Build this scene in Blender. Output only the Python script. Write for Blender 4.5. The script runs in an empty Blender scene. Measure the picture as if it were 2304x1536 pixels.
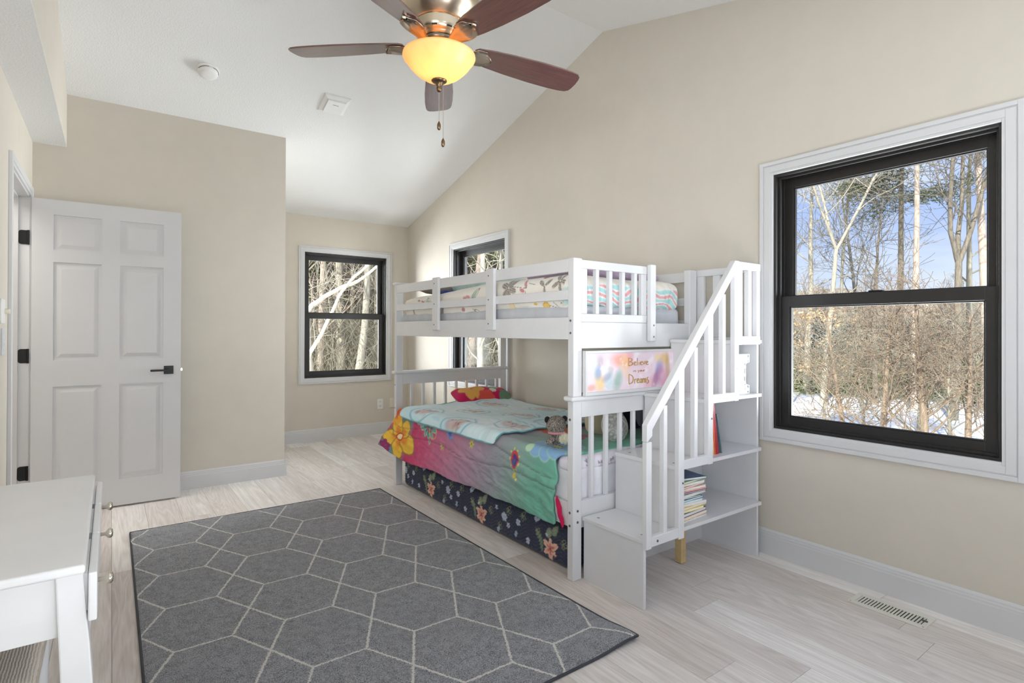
import bpy, math, random
import numpy as np
from mathutils import Vector, Matrix

random.seed(7)
rng = np.random.default_rng(7)
COL = bpy.context.scene.collection
SC = bpy.context.scene

# ------------------------------------------------------------------ camera
cd = bpy.data.cameras.new('camera')
cam = bpy.data.objects.new('camera', cd)
COL.objects.link(cam)
SC.camera = cam
cd.sensor_width = 36.0
cd.lens = 1236.486 / 2304 * 36.0
cd.shift_y = -(768 - 739.026) / 2304
cd.clip_start = 0.05
cd.clip_end = 400
_y, _p, _r = (math.radians(a) for a in (36.118, 0.225, 0.171))
_F = Vector((math.sin(_y) * math.cos(_p), math.cos(_y) * math.cos(_p), math.sin(_p)))
_R = Vector((math.cos(_y), -math.sin(_y), 0))
_U = _R.cross(_F)
_R2 = _R * math.cos(_r) + _U * math.sin(_r)
_U2 = -_R * math.sin(_r) + _U * math.cos(_r)
_m = Matrix((_R2, _U2, -_F)).transposed().to_4x4()
_m.translation = Vector((0, 0, 1.205))
cam.matrix_world = _m

# ------------------------------------------------------------------ colour / exposure
SC.view_settings.view_transform = 'Standard'
SC.view_settings.look = 'None'
SC.view_settings.exposure = 0.0
SC.view_settings.gamma = 1.0
SC.view_settings.use_curve_mapping = False
SC.cycles.max_bounces = 10
SC.cycles.diffuse_bounces = 6
SC.cycles.glossy_bounces = 4
SC.cycles.transparent_max_bounces = 16
SC.cycles.caustics_reflective = False
SC.cycles.caustics_refractive = False
SC.cycles.sample_clamp_indirect = 6.0
SC.cycles.use_denoising = True
SC.cycles.use_adaptive_sampling = True

# ------------------------------------------------------------------ world: blue winter sky with thin cloud
W = bpy.data.worlds.new('sky')
SC.world = W
W.use_nodes = True
nt = W.node_tree
nt.nodes.clear()
def wn(t, **k):
    n = nt.nodes.new(t)
    for a, b in k.items():
        setattr(n, a, b)
    return n
tc = wn('ShaderNodeTexCoord')
sep = wn('ShaderNodeSeparateXYZ')
nt.links.new(tc.outputs['Generated'], sep.inputs[0])
ramp = wn('ShaderNodeValToRGB')
nt.links.new(sep.outputs['Z'], ramp.inputs[0])
e = ramp.color_ramp.elements
e[0].position = 0.0; e[0].color = (0.70, 0.77, 0.92, 1)
e[1].position = 1.0; e[1].color = (0.16, 0.30, 0.72, 1)
q = ramp.color_ramp.elements.new(0.10); q.color = (0.52, 0.63, 0.90, 1)
q = ramp.color_ramp.elements.new(0.32); q.color = (0.26, 0.40, 0.84, 1)
mp = wn('ShaderNodeMapping')
mp.inputs['Scale'].default_value = (1.6, 1.6, 6.0)
nt.links.new(tc.outputs['Generated'], mp.inputs[0])
nz = wn('ShaderNodeTexNoise')
nz.inputs['Scale'].default_value = 1.7
nz.inputs['Detail'].default_value = 6
nz.inputs['Roughness'].default_value = 0.55
nt.links.new(mp.outputs[0], nz.inputs['Vector'])
cr = wn('ShaderNodeValToRGB')
cr.color_ramp.elements[0].position = 0.42
cr.color_ramp.elements[1].position = 0.68
nt.links.new(nz.outputs['Fac'], cr.inputs[0])
mx = wn('ShaderNodeMix', data_type='RGBA')
nt.links.new(cr.outputs[0], mx.inputs[0])
nt.links.new(ramp.outputs[0], mx.inputs[6])
mx.inputs[7].default_value = (0.78, 0.83, 0.93, 1)
bg = wn('ShaderNodeBackground')
nt.links.new(mx.outputs[2], bg.inputs[0])
bg.inputs[1].default_value = 1.2
wo = wn('ShaderNodeOutputWorld')
nt.links.new(bg.outputs[0], wo.inputs[0])

def area(name, loc, rot, sx, sy, power, col=(1, 1, 1)):
    l = bpy.data.lights.new(name, 'AREA')
    l.shape = 'RECTANGLE'; l.size = sx; l.size_y = sy
    l.energy = power; l.color = col
    o = bpy.data.objects.new(name, l)
    o.location = loc; o.rotation_euler = rot
    COL.objects.link(o)
    return o
sun = bpy.data.lights.new('sun', 'SUN')
sun.energy = 7.5; sun.angle = math.radians(1.0); sun.color = (1.0, 0.965, 0.90)
so = bpy.data.objects.new('sun', sun); COL.objects.link(so)
so.rotation_euler = Vector((0.75, 0.30, -0.58)).to_track_quat('-Z', 'Y').to_euler()
# fill lamps out of view, added to brighten the room evenly
def aim(d): return Vector(d).normalized().to_track_quat('-Z', 'Y').to_euler()
FILL_COL = (0.95, 0.974, 1.0)
# added fill lamps outside the unseen windows, plus one aimed at the ceiling
area('fill_behind', (1.3, -5.5, 1.45), aim((0, 1, 0.0)), 3.5, 2.2, 100, FILL_COL)
area('fill_left', (-4.0, -2.8, 1.25), aim((1, 0.82, 0.0)), 2.2, 1.9, 300, FILL_COL)
area('fill_side', (6.4, -1.6, 0.5), aim((-1, 0.55, 0.25)), 2.2, 2.2, 370, FILL_COL)
area('ceiling_fill', (0.7, -0.40, 0.45), aim((-0.08, 0.12, 1)), 1.6, 0.6, 46, FILL_COL)  # unseen lamp added behind the camera to lift the ceiling
# unseen fill lamps added outdoors, off to the side of the bed and far windows
area('yard_fill_bed', (5.2, 4.3, 1.3), aim((-1, 0, 0.05)), 2.2, 2.0, 550, FILL_COL)
area('yard_fill_far', (0.55, 8.6, 1.4), aim((0.42, -1, 0.0)), 2.3, 2.1, 430, FILL_COL)
# added lamps hidden below the sills, standing in for light off the snow
area('snow_fill_right', (3.90, 1.1, -0.05), aim((-1, 0, 0.45)), 1.6, 1.0, 200, FILL_COL)
area('snow_fill_bed', (3.90, 4.53, -0.05), aim((-1, 0, 0.40)), 1.6, 1.0, 60, FILL_COL)
area('snow_fill_far', (2.0, 7.3, 0.0), aim((0.30, -1, 0.16)), 1.6, 1.0, 26, FILL_COL)
area('hall_fill', (-1.1, 4.3, 2.45), (0, 0, 0), 0.8, 0.8, 22, (1.0, 0.98, 0.95))  # lamp added out of sight to brighten the door jamb

# ------------------------------------------------------------------ helpers: colour and materials
def s2l(c):
    c = np.asarray(c, float) / 255.0
    return np.where(c <= 0.04045, c / 12.92, ((c + 0.055) / 1.055) ** 2.4)
def rgba(c):
    return tuple(float(x) for x in s2l(c)) + (1.0,)

class Mt:
    def __init__(s, name):
        s.m = bpy.data.materials.new(name); s.m.use_nodes = True
        s.t = s.m.node_tree; s.b = s.t.nodes['Principled BSDF']
    def n(s, t, **k):
        x = s.t.nodes.new(t)
        for a, b in k.items(): setattr(x, a, b)
        return x
    def l(s, a, b): s.t.links.new(a, b)
    def coords(s, scale=(1, 1, 1), kind='Object'):
        c = s.n('ShaderNodeTexCoord'); mp = s.n('ShaderNodeMapping')
        mp.inputs['Scale'].default_value = scale
        s.l(c.outputs[kind], mp.inputs[0]); return mp.outputs[0]
    def noise(s, vec, scale, detail=3, rough=0.5, dist=0.0):
        x = s.n('ShaderNodeTexNoise')
        x.inputs['Scale'].default_value = scale; x.inputs['Detail'].default_value = detail
        x.inputs['Roughness'].default_value = rough; x.inputs['Distortion'].default_value = dist
        s.l(vec, x.inputs['Vector']); return x.outputs['Fac']
    def math(s, op, a, b=None, c=None, clamp=False):
        x = s.n('ShaderNodeMath', operation=op); x.use_clamp = clamp
        for i, v in enumerate((a, b, c)):
            if v is None: continue
            if isinstance(v, (int, float)): x.inputs[i].default_value = v
            else: s.l(v, x.inputs[i])
        return x.outputs[0]
    def ramp(s, fac, stops):
        r = s.n('ShaderNodeValToRGB'); s.l(fac, r.inputs[0])
        el = r.color_ramp.elements
        while len(el) < len(stops): el.new(0.5)
        for k, (p, c) in enumerate(stops):
            el[k].position = p; el[k].color = rgba(c)
        return r.outputs[0]
    def mix(s, fac, a, b, mode='MIX'):
        x = s.n('ShaderNodeMix', data_type='RGBA', blend_type=mode)
        for i, v in ((0, fac), (6, a), (7, b)):
            if isinstance(v, (int, float)): x.inputs[i].default_value = v
            elif isinstance(v, tuple): x.inputs[i].default_value = v
            else: s.l(v, x.inputs[i])
        return x.outputs[2]
    def bump(s, h, strength=0.2, dist=0.002):
        b = s.n('ShaderNodeBump'); b.inputs['Strength'].default_value = strength
        b.inputs['Distance'].default_value = dist
        s.l(h, b.inputs['Height']); s.l(b.outputs[0], s.b.inputs['Normal'])
    def set(s, **k):
        for a, v in k.items(): s.b.inputs[a.replace('_', ' ')].default_value = v

MATS = {}
def plain(name, col, rough=0.5, bump=0.0, bs=200, metal=0.0, coat=0.0, var=0.03, spec=0.5, vs=6, bd=0.001):
    if name in MATS: return MATS[name]
    k = Mt(name)
    v = k.coords()
    f = k.noise(v, vs, 4, 0.6)
    c = np.asarray(col, float)
    lo = np.clip(c * (1 - var), 0, 255); hi = np.clip(c * (1 + var), 0, 255)
    k.l(k.ramp(f, [(0.3, lo), (0.7, hi)]), k.b.inputs['Base Color'])
    k.set(Roughness=rough, Metallic=metal)
    k.b.inputs['Coat Weight'].default_value = coat
    k.b.inputs['Coat Roughness'].default_value = 0.15
    k.b.inputs['Specular IOR Level'].default_value = spec
    if bump: k.bump(k.noise(v, bs, 3, 0.6), bump, bd)
    MATS[name] = k.m
    return k.m

def cloth(name, attr=True, col=(200, 200, 200), rough=0.9, bs=500, bump=0.25, sheen=0.15, big=0.0, bigs=14):
    if name in MATS: return MATS[name]
    k = Mt(name)
    v = k.coords()
    if attr:
        a = k.n('ShaderNodeAttribute', attribute_name='print')
        base = a.outputs['Color']
    else:
        f0 = k.noise(v, 9, 3)
        base = k.ramp(f0, [(0.3, np.clip(np.array(col) * 0.96, 0, 255)), (0.7, np.clip(np.array(col) * 1.03, 0, 255))])
    f = k.noise(v, bs, 2)
    g = k.math('MULTIPLY_ADD', f, 0.22, 0.89)
    mul = k.n('ShaderNodeVectorMath', operation='SCALE')
    k.l(base, mul.inputs[0]); k.l(g, mul.inputs['Scale'])
    k.l(mul.outputs[0], k.b.inputs['Base Color'])
    k.set(Roughness=rough)
    k.b.inputs['Sheen Weight'].default_value = sheen
    k.b.inputs['Specular IOR Level'].default_value = 0.2
    h = f
    if big:
        h = k.math('MULTIPLY_ADD', k.noise(v, bigs, 4, 0.6, 1.5), big, f)
    k.bump(h, bump, 0.002)
    MATS[name] = k.m
    return k.m

# ------------------------------------------------------------------ helpers: meshes
WL = {}
def wl(o): return WL.get(o.name, Vector((0, 0, 0)))
class MB:
    def __init__(s): s.v = []; s.f = []; s.mi = []; s.n = 0
    def add(s, v, f, mi=0):
        s.v.extend(tuple(map(float, p)) for p in v)
        s.f.extend([tuple(i + s.n for i in q) for q in f]); s.mi.extend([mi] * len(f)); s.n += len(v)
        return s
    def box(s, x0, x1, y0, y1, z0, z1, mi=0):
        x0, x1 = min(x0, x1), max(x0, x1); y0, y1 = min(y0, y1), max(y0, y1); z0, z1 = min(z0, z1), max(z0, z1)
        v = [(x0, y0, z0), (x1, y0, z0), (x1, y1, z0), (x0, y1, z0), (x0, y0, z1), (x1, y0, z1), (x1, y1, z1), (x0, y1, z1)]
        return s.add(v, [(0, 3, 2, 1), (4, 5, 6, 7), (0, 1, 5, 4), (1, 2, 6, 5), (2, 3, 7, 6), (3, 0, 4, 7)], mi)
    def hexa(s, p, mi=0):
        return s.add(p, [(0, 3, 2, 1), (4, 5, 6, 7), (0, 1, 5, 4), (1, 2, 6, 5), (2, 3, 7, 6), (3, 0, 4, 7)], mi)
    def prism(s, poly, axis, a0, a1, mi=0):
        n = len(poly)
        def P(u, v, a):
            return {'X': (a, u, v), 'Y': (u, a, v), 'Z': (u, v, a)}[axis]
        v = [P(u, w, a0) for u, w in poly] + [P(u, w, a1) for u, w in poly]
        f = [tuple(range(n))[::-1], tuple(range(n, 2 * n))] + [(i, (i + 1) % n, n + (i + 1) % n, n + i) for i in range(n)]
        return s.add(v, f, mi)
    def tube(s, pts, rad, n=8, cap=True, mi=0):
        pts = [Vector(p) for p in pts]
        if not hasattr(rad, '__len__'): rad = [rad] * len(pts)
        vs = []; 
        t0 = (pts[1] - pts[0]).normalized()
        up = Vector((0, 0, 1)) if abs(t0.z) < 0.9 else Vector((1, 0, 0))
        a = t0.cross(up).normalized()
        for i, p in enumerate(pts):
            t = (pts[min(i + 1, len(pts) - 1)] - pts[max(i - 1, 0)]).normalized()
            a = (a - t * a.dot(t)).normalized(); b = t.cross(a)
            for k in range(n):
                an = 2 * math.pi * k / n
                vs.append(p + (a * math.cos(an) + b * math.sin(an)) * rad[i])
        f = []
        for i in range(len(pts) - 1):
            for k in range(n):
                k2 = (k + 1) % n
                f.append((i * n + k, i * n + k2, (i + 1) * n + k2, (i + 1) * n + k))
        if cap:
            f.append(tuple(range(n))[::-1]); f.append(tuple((len(pts) - 1) * n + k for k in range(n)))
        return s.add(vs, f, mi)
    def lathe(s, prof, c=(0, 0, 0), n=32, mi=0, axis='Z'):
        vs = []
        for r, z in prof:
            for k in range(n):
                an = 2 * math.pi * k / n
                x, y = r * math.cos(an), r * math.sin(an)
                q = {'Z': (x, y, z), 'Y': (x, z, y), 'X': (z, x, y)}[axis]
                vs.append((c[0] + q[0], c[1] + q[1], c[2] + q[2]))
        f = []
        for i in range(len(prof) - 1):
            for k in range(n):
                k2 = (k + 1) % n
                f.append((i * n + k, i * n + k2, (i + 1) * n + k2, (i + 1) * n + k))
        if prof[0][0] > 1e-4: f.append(tuple(range(n))[::-1])
        if prof[-1][0] > 1e-4: f.append(tuple((len(prof) - 1) * n + k for k in range(n)))
        return s.add(vs, f, mi)
    def build(s, name, mat, parent=None, smooth=False, bevel=0.0, label=None, kind=None, origin=None, seg=2):
        v = np.array(s.v)
        c = Vector(origin) if origin is not None else Vector(((v[:, 0].min() + v[:, 0].max()) / 2, (v[:, 1].min() + v[:, 1].max()) / 2, v[:, 2].min()))
        me = bpy.data.meshes.new(name)
        me.from_pydata([(p[0] - c.x, p[1] - c.y, p[2] - c.z) for p in s.v], [], s.f)
        for m in (mat if isinstance(mat, (list, tuple)) else [mat]): me.materials.append(m)
        if any(s.mi): me.polygons.foreach_set('material_index', s.mi)
        if smooth: me.polygons.foreach_set('use_smooth', [True] * len(me.polygons))
        me.validate(); me.update()
        o = link(name, me, c, parent)
        if bevel:
            b = o.modifiers.new('bevel', 'BEVEL'); b.width = bevel; b.segments = seg; b.limit_method = 'ANGLE'; b.harden_normals = False
        if label: o['label'] = label
        if kind: o['kind'] = kind
        return o
def link(name, me, c, parent=None):
    o = bpy.data.objects.new(name, me); COL.objects.link(o)
    c = Vector(c)
    if parent is not None:
        o.parent = parent; o.location = c - wl(parent)
    else: o.location = c
    WL[o.name] = c
    return o
def empty(name, loc, label=None, cat=None, group=None):
    o = bpy.data.objects.new(name, None); COL.objects.link(o)
    o.empty_display_size = 0.1; o.location = loc; WL[o.name] = Vector(loc)
    if label: tag(o, label, cat, group)
    return o
def tag(o, label, cat, group=None):
    o['label'] = label; o['category'] = cat
    if group: o['group'] = group
    return o
def struct(o): o['kind'] = 'structure'; return o
def bb(name, mat, parent, *b, bevel=0.0025, **k):
    return MB().box(*b).build(name, mat, parent, bevel=bevel, **k)
def copy_tree(o, parent=None):
    c = o.copy(); COL.objects.link(c); c.parent = parent
    for ch in list(o.children): copy_tree(ch, c)
    return c

def grid_mesh(name, P, color=None, mat=None, parent=None, closed=False, smooth=True, origin=None, thick=0):
    """P: (n,m,3) array of points -> one sheet; colour per point goes to attribute 'print'"""
    n, m = P.shape[:2]
    idx = np.arange(n * m).reshape(n, m)
    f = np.stack([idx[:-1, :-1], idx[1:, :-1], idx[1:, 1:], idx[:-1, 1:]], -1).reshape(-1, 4)
    return np_mesh(name, P.reshape(-1, 3), f, None if color is None else color.reshape(-1, 3), mat, parent, smooth, origin, thick)
def np_mesh(name, V, Fq, color, mat, parent=None, smooth=True, origin=None, thick=0):
    V = np.asarray(V, float); 
    c = np.array(origin) if origin is not None else np.array([(V[:, 0].min() + V[:, 0].max()) / 2, (V[:, 1].min() + V[:, 1].max()) / 2, V[:, 2].min()])
    me = bpy.data.meshes.new(name)
    me.vertices.add(len(V)); me.vertices.foreach_set('co', (V - c).ravel())
    k = Fq.shape[1]
    me.loops.add(Fq.size); me.loops.foreach_set('vertex_index', Fq.ravel().astype(np.int32))
    me.polygons.add(len(Fq)); me.polygons.foreach_set('loop_start', np.arange(0, Fq.size, k, dtype=np.int32))
    me.polygons.foreach_set('loop_total', np.full(len(Fq), k, dtype=np.int32))
    me.update(calc_edges=True); me.validate()
    if smooth: me.polygons.foreach_set('use_smooth', [True] * len(me.polygons))
    if color is not None:
        a = me.color_attributes.new('print', 'FLOAT_COLOR', 'POINT')
        rg = np.ones((len(V), 4)); rg[:, :3] = color
        a.data.foreach_set('color', rg.ravel())
    for mm in (mat if isinstance(mat, (list, tuple)) else [mat]): me.materials.append(mm)
    o = link(name, me, c, parent)
    if thick:
        s = o.modifiers.new('thickness', 'SOLIDIFY'); s.thickness = abs(thick); s.offset = 1 if thick > 0 else -1
    return o

def soft_box(x0, x1, y0, y1, z0, z1, r, d=0.012):
    """rounded box as welded dense quads"""
    lo = np.array([x0, y0, z0], float); hi = np.array([x1, y1, z1], float)
    n = np.maximum(2, np.ceil((hi - lo) / d).astype(int))
    Vs = []; Fs = []; cnt_ = 0
    for ax in range(3):
        a, b = [(1, 2), (2, 0), (0, 1)][ax]
        ga = np.linspace(lo[a], hi[a], n[a] + 1); gb = np.linspace(lo[b], hi[b], n[b] + 1)
        U_, W_ = np.meshgrid(ga, gb, indexing='ij')
        for side in (0, 1):
            p = np.zeros(U_.shape + (3,)); p[..., ax] = (lo, hi)[side][ax]; p[..., a] = U_; p[..., b] = W_
            ids = np.arange(U_.size).reshape(U_.shape) + cnt_; cnt_ += U_.size; Vs.append(p.reshape(-1, 3))
            q = np.stack([ids[:-1, :-1], ids[1:, :-1], ids[1:, 1:], ids[:-1, 1:]], -1).reshape(-1, 4)
            Fs.append(q if side else q[:, ::-1])
    allv = np.round(np.concatenate(Vs), 5); V, inv = np.unique(allv, axis=0, return_inverse=True); inv = inv.reshape(-1)
    Fs = [inv[q] for q in Fs]
    V = np.array(V); rr = np.minimum(r, (hi - lo) / 2 - 1e-4)
    inner = np.clip(V, lo + rr, hi - rr)
    dv = (V - inner) / rr
    ln = np.linalg.norm(dv, axis=1, keepdims=True); mxv = np.abs(dv).max(axis=1, keepdims=True)
    V = inner + dv / np.maximum(ln, 1e-9) * rr * np.minimum(1, mxv)
    return V, np.concatenate(Fs)

def wob(x, y, z, s, seed=0, oct=3):
    """cheap smooth pseudo noise, sum of rotated sines, about -1..1"""
    r = np.random.default_rng(seed); out = 0; amp = 1; tot = 0
    for o in range(oct):
        for k in range(3):
            d = r.normal(size=3); d /= np.linalg.norm(d); ph = r.uniform(0, 6.28)
            out = out + amp * np.sin((x * d[0] + y * d[1] + z * d[2]) * s * (2 ** o) * 2.2 + ph + 1.3 * np.sin((x * d[1] - y * d[2] + z * d[0]) * s * (2 ** o) + ph * 2))
            tot += amp
        amp *= 0.55
    return out / tot * 1.6

# painting helpers: colours linear, masks in fabric coordinates
def lay(C, mask, col, a=1.0):
    m = np.clip(mask, 0, 1)[..., None] * a
    C[:] = C * (1 - m) + s2l(col) * m
def ell(u, v, cu, cv, ru, rv, ang=0.0, soft=0.12):
    c, s = math.cos(ang), math.sin(ang)
    x = ((u - cu) * c + (v - cv) * s) / ru; y = (-(u - cu) * s + (v - cv) * c) / rv
    d = np.sqrt(x * x + y * y)
    return np.clip((1 - d) / soft + 0.5, 0, 1)
def ring(u, v, cu, cv, ru, rv, w=0.12, ang=0.0):
    c, s = math.cos(ang), math.sin(ang)
    x = ((u - cu) * c + (v - cv) * s) / ru; y = (-(u - cu) * s + (v - cv) * c) / rv
    d = np.sqrt(x * x + y * y)
    return np.clip(1 - np.abs(d - 1) / w, 0, 1)
def flower(C, u, v, cu, cv, R, n, col, rot=0.0, wide=0.42, edge=None, tip=None, stripes=None, rlen=None):
    for k in range(n):
        a = rot + 2 * math.pi * k / n
        rl = R if rlen is None else rlen[k % len(rlen)] * R
        mu, mv = cu + math.cos(a) * rl * 0.56, cv + math.sin(a) * rl * 0.56
        if edge is not None: lay(C, ell(u, v, mu, mv, rl * 0.53, rl * wide * 1.13, a), edge)
        lay(C, ell(u, v, mu, mv, rl * 0.48, rl * wide, a), col)
        if tip is not None: lay(C, ell(u, v, cu + math.cos(a) * rl * .25, cv + math.sin(a) * rl * .25, rl * 0.3, rl * wide * .5, a, 0.8), tip, .8)
        if stripes is not None:
            x = (u - mu) * -math.sin(a) + (v - mv) * math.cos(a)
            lay(C, ell(u, v, mu, mv, rl * 0.44, rl * wide * .85, a) * (np.sin(x / R * 42) > 0.2), stripes, .85)
def seg(u, v, a, b, w):
    ax, ay = a; bx, by = b; dx, dy = bx - ax, by - ay
    t = np.clip(((u - ax) * dx + (v - ay) * dy) / (dx * dx + dy * dy + 1e-12), 0, 1)
    d = np.hypot(u - ax - t * dx, v - ay - t * dy)
    return np.clip((w - d) / (w * 0.5) + .5, 0, 1)

# ------------------------------------------------------------------ materials
WALL = plain('wall_paint', (210, 203, 191), 0.75, 0.12, 260, var=0.008, spec=0.25, bd=0.0006)
CEIL = None
def ceil_mat():
    k = Mt('ceiling_texture'); v = k.coords()
    k.set(Roughness=0.9); k.b.inputs['Base Color'].default_value = rgba((233, 233, 232))
    k.b.inputs['Specular IOR Level'].default_value = 0.2
    vo = k.n('ShaderNodeTexVoronoi'); vo.inputs['Scale'].default_value = 120; k.l(v, vo.inputs['Vector'])
    h = k.math('ADD', k.noise(v, 90, 4, 0.65), k.math('MULTIPLY', vo.outputs['Distance'], 0.6))
    k.bump(h, 0.55, 0.003); return k.m
CEIL = ceil_mat()
TRIM = plain('trim_paint', (210, 210, 211), 0.38, 0.04, 60, var=0.006)
DOORW = plain('door_paint', (212, 212, 213), 0.42, 0.05, 80, var=0.006)
BLACKW = plain('black_window_paint', (38, 36, 35), 0.42, 0.05, 90, var=0.12)
BLACKM = plain('black_metal', (20, 20, 21), 0.4, 0, metal=0.2, var=0.05)
BEDW = plain('white_lacquer', (216, 216, 218), 0.33, 0.03, 50, var=0.012)
SCREW = plain('screw_metal', (120, 122, 126), 0.35, metal=0.8)
BRASS = plain('brushed_nickel', (200, 186, 166), 0.28, 0.05, 300, metal=1.0, var=0.04)
BRONZE = plain('antique_bronze', (120, 98, 74), 0.32, metal=1.0, var=0.08)
CHROME = plain('polished_nickel', (214, 206, 190), 0.15, metal=1.0)
PLASTIC = plain('white_plastic', (236, 236, 234), 0.4, var=0.01)
IVORY = plain('ivory_plastic', (226, 220, 204), 0.45, var=0.01)
DARK = plain('dark_gap', (40, 40, 38), 0.9)
PINE = plain('pine_wood', (205, 178, 128), 0.5, 0.1, 40, var=0.07, vs=22)

def glass_mat():
    m = bpy.data.materials.new('window_glass'); m.use_nodes = True; t = m.node_tree; t.nodes.clear()
    o = t.nodes.new('ShaderNodeOutputMaterial'); a = t.nodes.new('ShaderNodeBsdfTransparent'); b = t.nodes.new('ShaderNodeBsdfGlossy')
    b.inputs['Roughness'].default_value = 0.02; b.inputs['Color'].default_value = (0.9, 0.95, 1, 1)
    a.inputs['Color'].default_value = (0.97, 0.985, 0.98, 1)
    x = t.nodes.new('ShaderNodeMixShader'); x.inputs[0].default_value = 0.003
    t.links.new(a.outputs[0], x.inputs[1]); t.links.new(b.outputs[0], x.inputs[2]); t.links.new(x.outputs[0], o.inputs[0]); return m
GLASS = glass_mat()

def plank_mat():
    k = Mt('vinyl_plank')
    oi = k.n('ShaderNodeObjectInfo')
    c = k.n('ShaderNodeTexCoord'); ad = k.n('ShaderNodeVectorMath', operation='ADD')
    cm = k.n('ShaderNodeCombineXYZ')
    k.l(k.math('MULTIPLY', oi.outputs['Random'], 37.0), cm.inputs[0]); k.l(k.math('MULTIPLY', oi.outputs['Random'], 91.0), cm.inputs[1])
    k.l(c.outputs['Object'], ad.inputs[0]); k.l(cm.outputs[0], ad.inputs[1])
    def mp(s):
        m = k.n('ShaderNodeMapping'); m.inputs['Scale'].default_value = s; k.l(ad.outputs[0], m.inputs[0]); return m.outputs[0]
    fine = k.noise(mp((70, 3.0, 1)), 1.6, 6, 0.7, 0.4)
    wide = k.noise(mp((11, 1.1, 1)), 1.3, 4, 0.6, 1.2)
    ct = k.noise(mp((7.0, 0.55, 1)), 1.0, 2, 0.5, 0.8)
    rings = k.math('FRACT', k.math('MULTIPLY', ct, 14.0))
    rings = k.math('ABSOLUTE', k.math('ADD', rings, -0.5))
    g = k.math('ADD', k.math('MULTIPLY', fine, 0.62), k.math('ADD', k.math('MULTIPLY', wide, 0.42), k.math('MULTIPLY', rings, 0.34)))
    base = k.ramp(oi.outputs['Random'], [(0.0, (212, 204, 199)), (0.3, (230, 225, 221)), (0.6, (222, 216, 212)), (0.85, (237, 234, 231)), (1.0, (246, 244, 242))])
    dk = k.mix(k.math('MULTIPLY_ADD', g, 2.2, -0.92, True), (0.76, 0.73, 0.705, 1), (1.18, 1.18, 1.18, 1))
    col = k.mix(0.85, base, k.mix(1.0, base, dk, 'MULTIPLY'))
    # small dark knots
    vo = k.n('ShaderNodeTexVoronoi'); vo.inputs['Scale'].default_value = 5.0; k.l(mp((1.6, 1, 1)), vo.inputs['Vector'])
    kn = k.math('LESS_THAN', vo.outputs['Distance'], 0.028)
    col = k.mix(k.math('MULTIPLY', kn, 0.45), col, rgba((105, 96, 90)))
    k.l(col, k.b.inputs['Base Color'])
    k.l(k.math('MULTIPLY_ADD', fine, 0.2, 0.36), k.b.inputs['Roughness'])
    k.b.inputs['Specular IOR Level'].default_value = 0.4
    k.bump(g, 0.12, 0.001); return k.m
PLANK = plank_mat()

# ------------------------------------------------------------------ room shell
XL, XR, YF, YD, XC, YB = -0.425, 2.89, 6.095, 4.804, 1.169, -0.9
CZ = [(-0.9, 2.341), (2.846, 3.389), (4.804, 2.805), (6.095, 2.448)]
def cz(y):
    for (a, za), (b, zb) in zip(CZ, CZ[1:]):
        if y <= b: return za + (zb - za) * (y - a) / (b - a)
    return CZ[-1][1] + (CZ[-1][1] - CZ[-2][1]) / (CZ[-1][0] - CZ[-2][0]) * (y - CZ[-1][0])
m = MB()
m.box(-1.9, 3.05, -1.05, 6.25, -0.12, -0.008)
floor = struct(m.build('floor', DARK))
# planks, laid along the room
pw = 0.184; x0 = 0.376 - pw * 10
plank_me = None; pn = 0
prandom = random.Random(4)
special = {}
for col in range(0, 27):
    xa = x0 + col * pw
    if xa > 2.885: break
    xb = xa + pw
    if col == 10 + 11: starts = [0.761 - 1.22 * 2 + 0.0]
    off = {10: 4.08, 15: 4.49, 17: 4.804, 21: 0.756}.get(col, prandom.uniform(0, 1.2))
    y = off - 1.22 * math.ceil((off + 1.05) / 1.22)
    while y < 6.2:
        full = xa >= XL - 0.2 and True
        ya, yb = max(y, -1.0), min(y + 1.22, 6.2)
        xa2, xb2 = max(xa, -1.8), min(xb, 2.96)
        if ya < yb - 0.02 and xb2 > -0.62:
            if abs((yb - ya) - 1.22) < 1e-6 and abs(xb2 - xa2 - pw) < 1e-6 and plank_me is not None:
                o = link('plank', plank_me, ((xa + xb) / 2, (ya + yb) / 2, -0.008), floor)
            else:
                o = MB().box(xa2 + 0.0006, xb2 - 0.0006, ya + 0.0006, yb - 0.0006, -0.008, 0.0).build('plank', PLANK, floor)
                if abs((yb - ya) - 1.22) < 1e-6 and abs(xb2 - xa2 - pw) < 1e-6: plank_me = o.data
            pn += 1
        y += 1.22

def wall_poly(name, axis, a0, a1, u0, u1, topf, holes, mat=WALL, zb=0.0):
    """wall slab normal to axis from a0 to a1, along u, with rectangular holes and a sloping top"""
    m = MB()
    us = sorted({u0, u1} | {h[0] for h in holes} | {h[1] for h in holes} | {b for b, _ in CZ if u0 < b < u1 and axis == 'X'})
    for ua, ub in zip(us, us[1:]):
        zs = [zb]
        hs = sorted([h for h in holes if h[0] <= ua + 1e-6 and h[1] >= ub - 1e-6], key=lambda h: h[2])
        segs = []; z = zb
        for h in hs:
            if h[2] > z: segs.append((z, h[2]))
            z = h[3]
        for za, zc in segs: m.prism([(ua, za), (ub, za), (ub, zc), (ua, zc)], axis, a0, a1)
        m.prism([(ua, z), (ub, z), (ub, topf(ub)), (ua, topf(ua))], axis, a0, a1)
    return struct(m.build(name, mat))
W3 = (0.621, 1.565, 0.685, 2.05); W2 = (4.060, 5.004, 0.685, 2.05); W1 = (1.680, 2.612, 0.685, 2.05); W4_fill = (0.0, 2.6, 0.60, 2.22); W5_fill = (-0.75, 0.35, 0.685, 2.05); W6_fill = (-0.72, 0.90, 0.75, 2.10)
DR = (3.835, 4.645, 0.0, 2.052)
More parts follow.
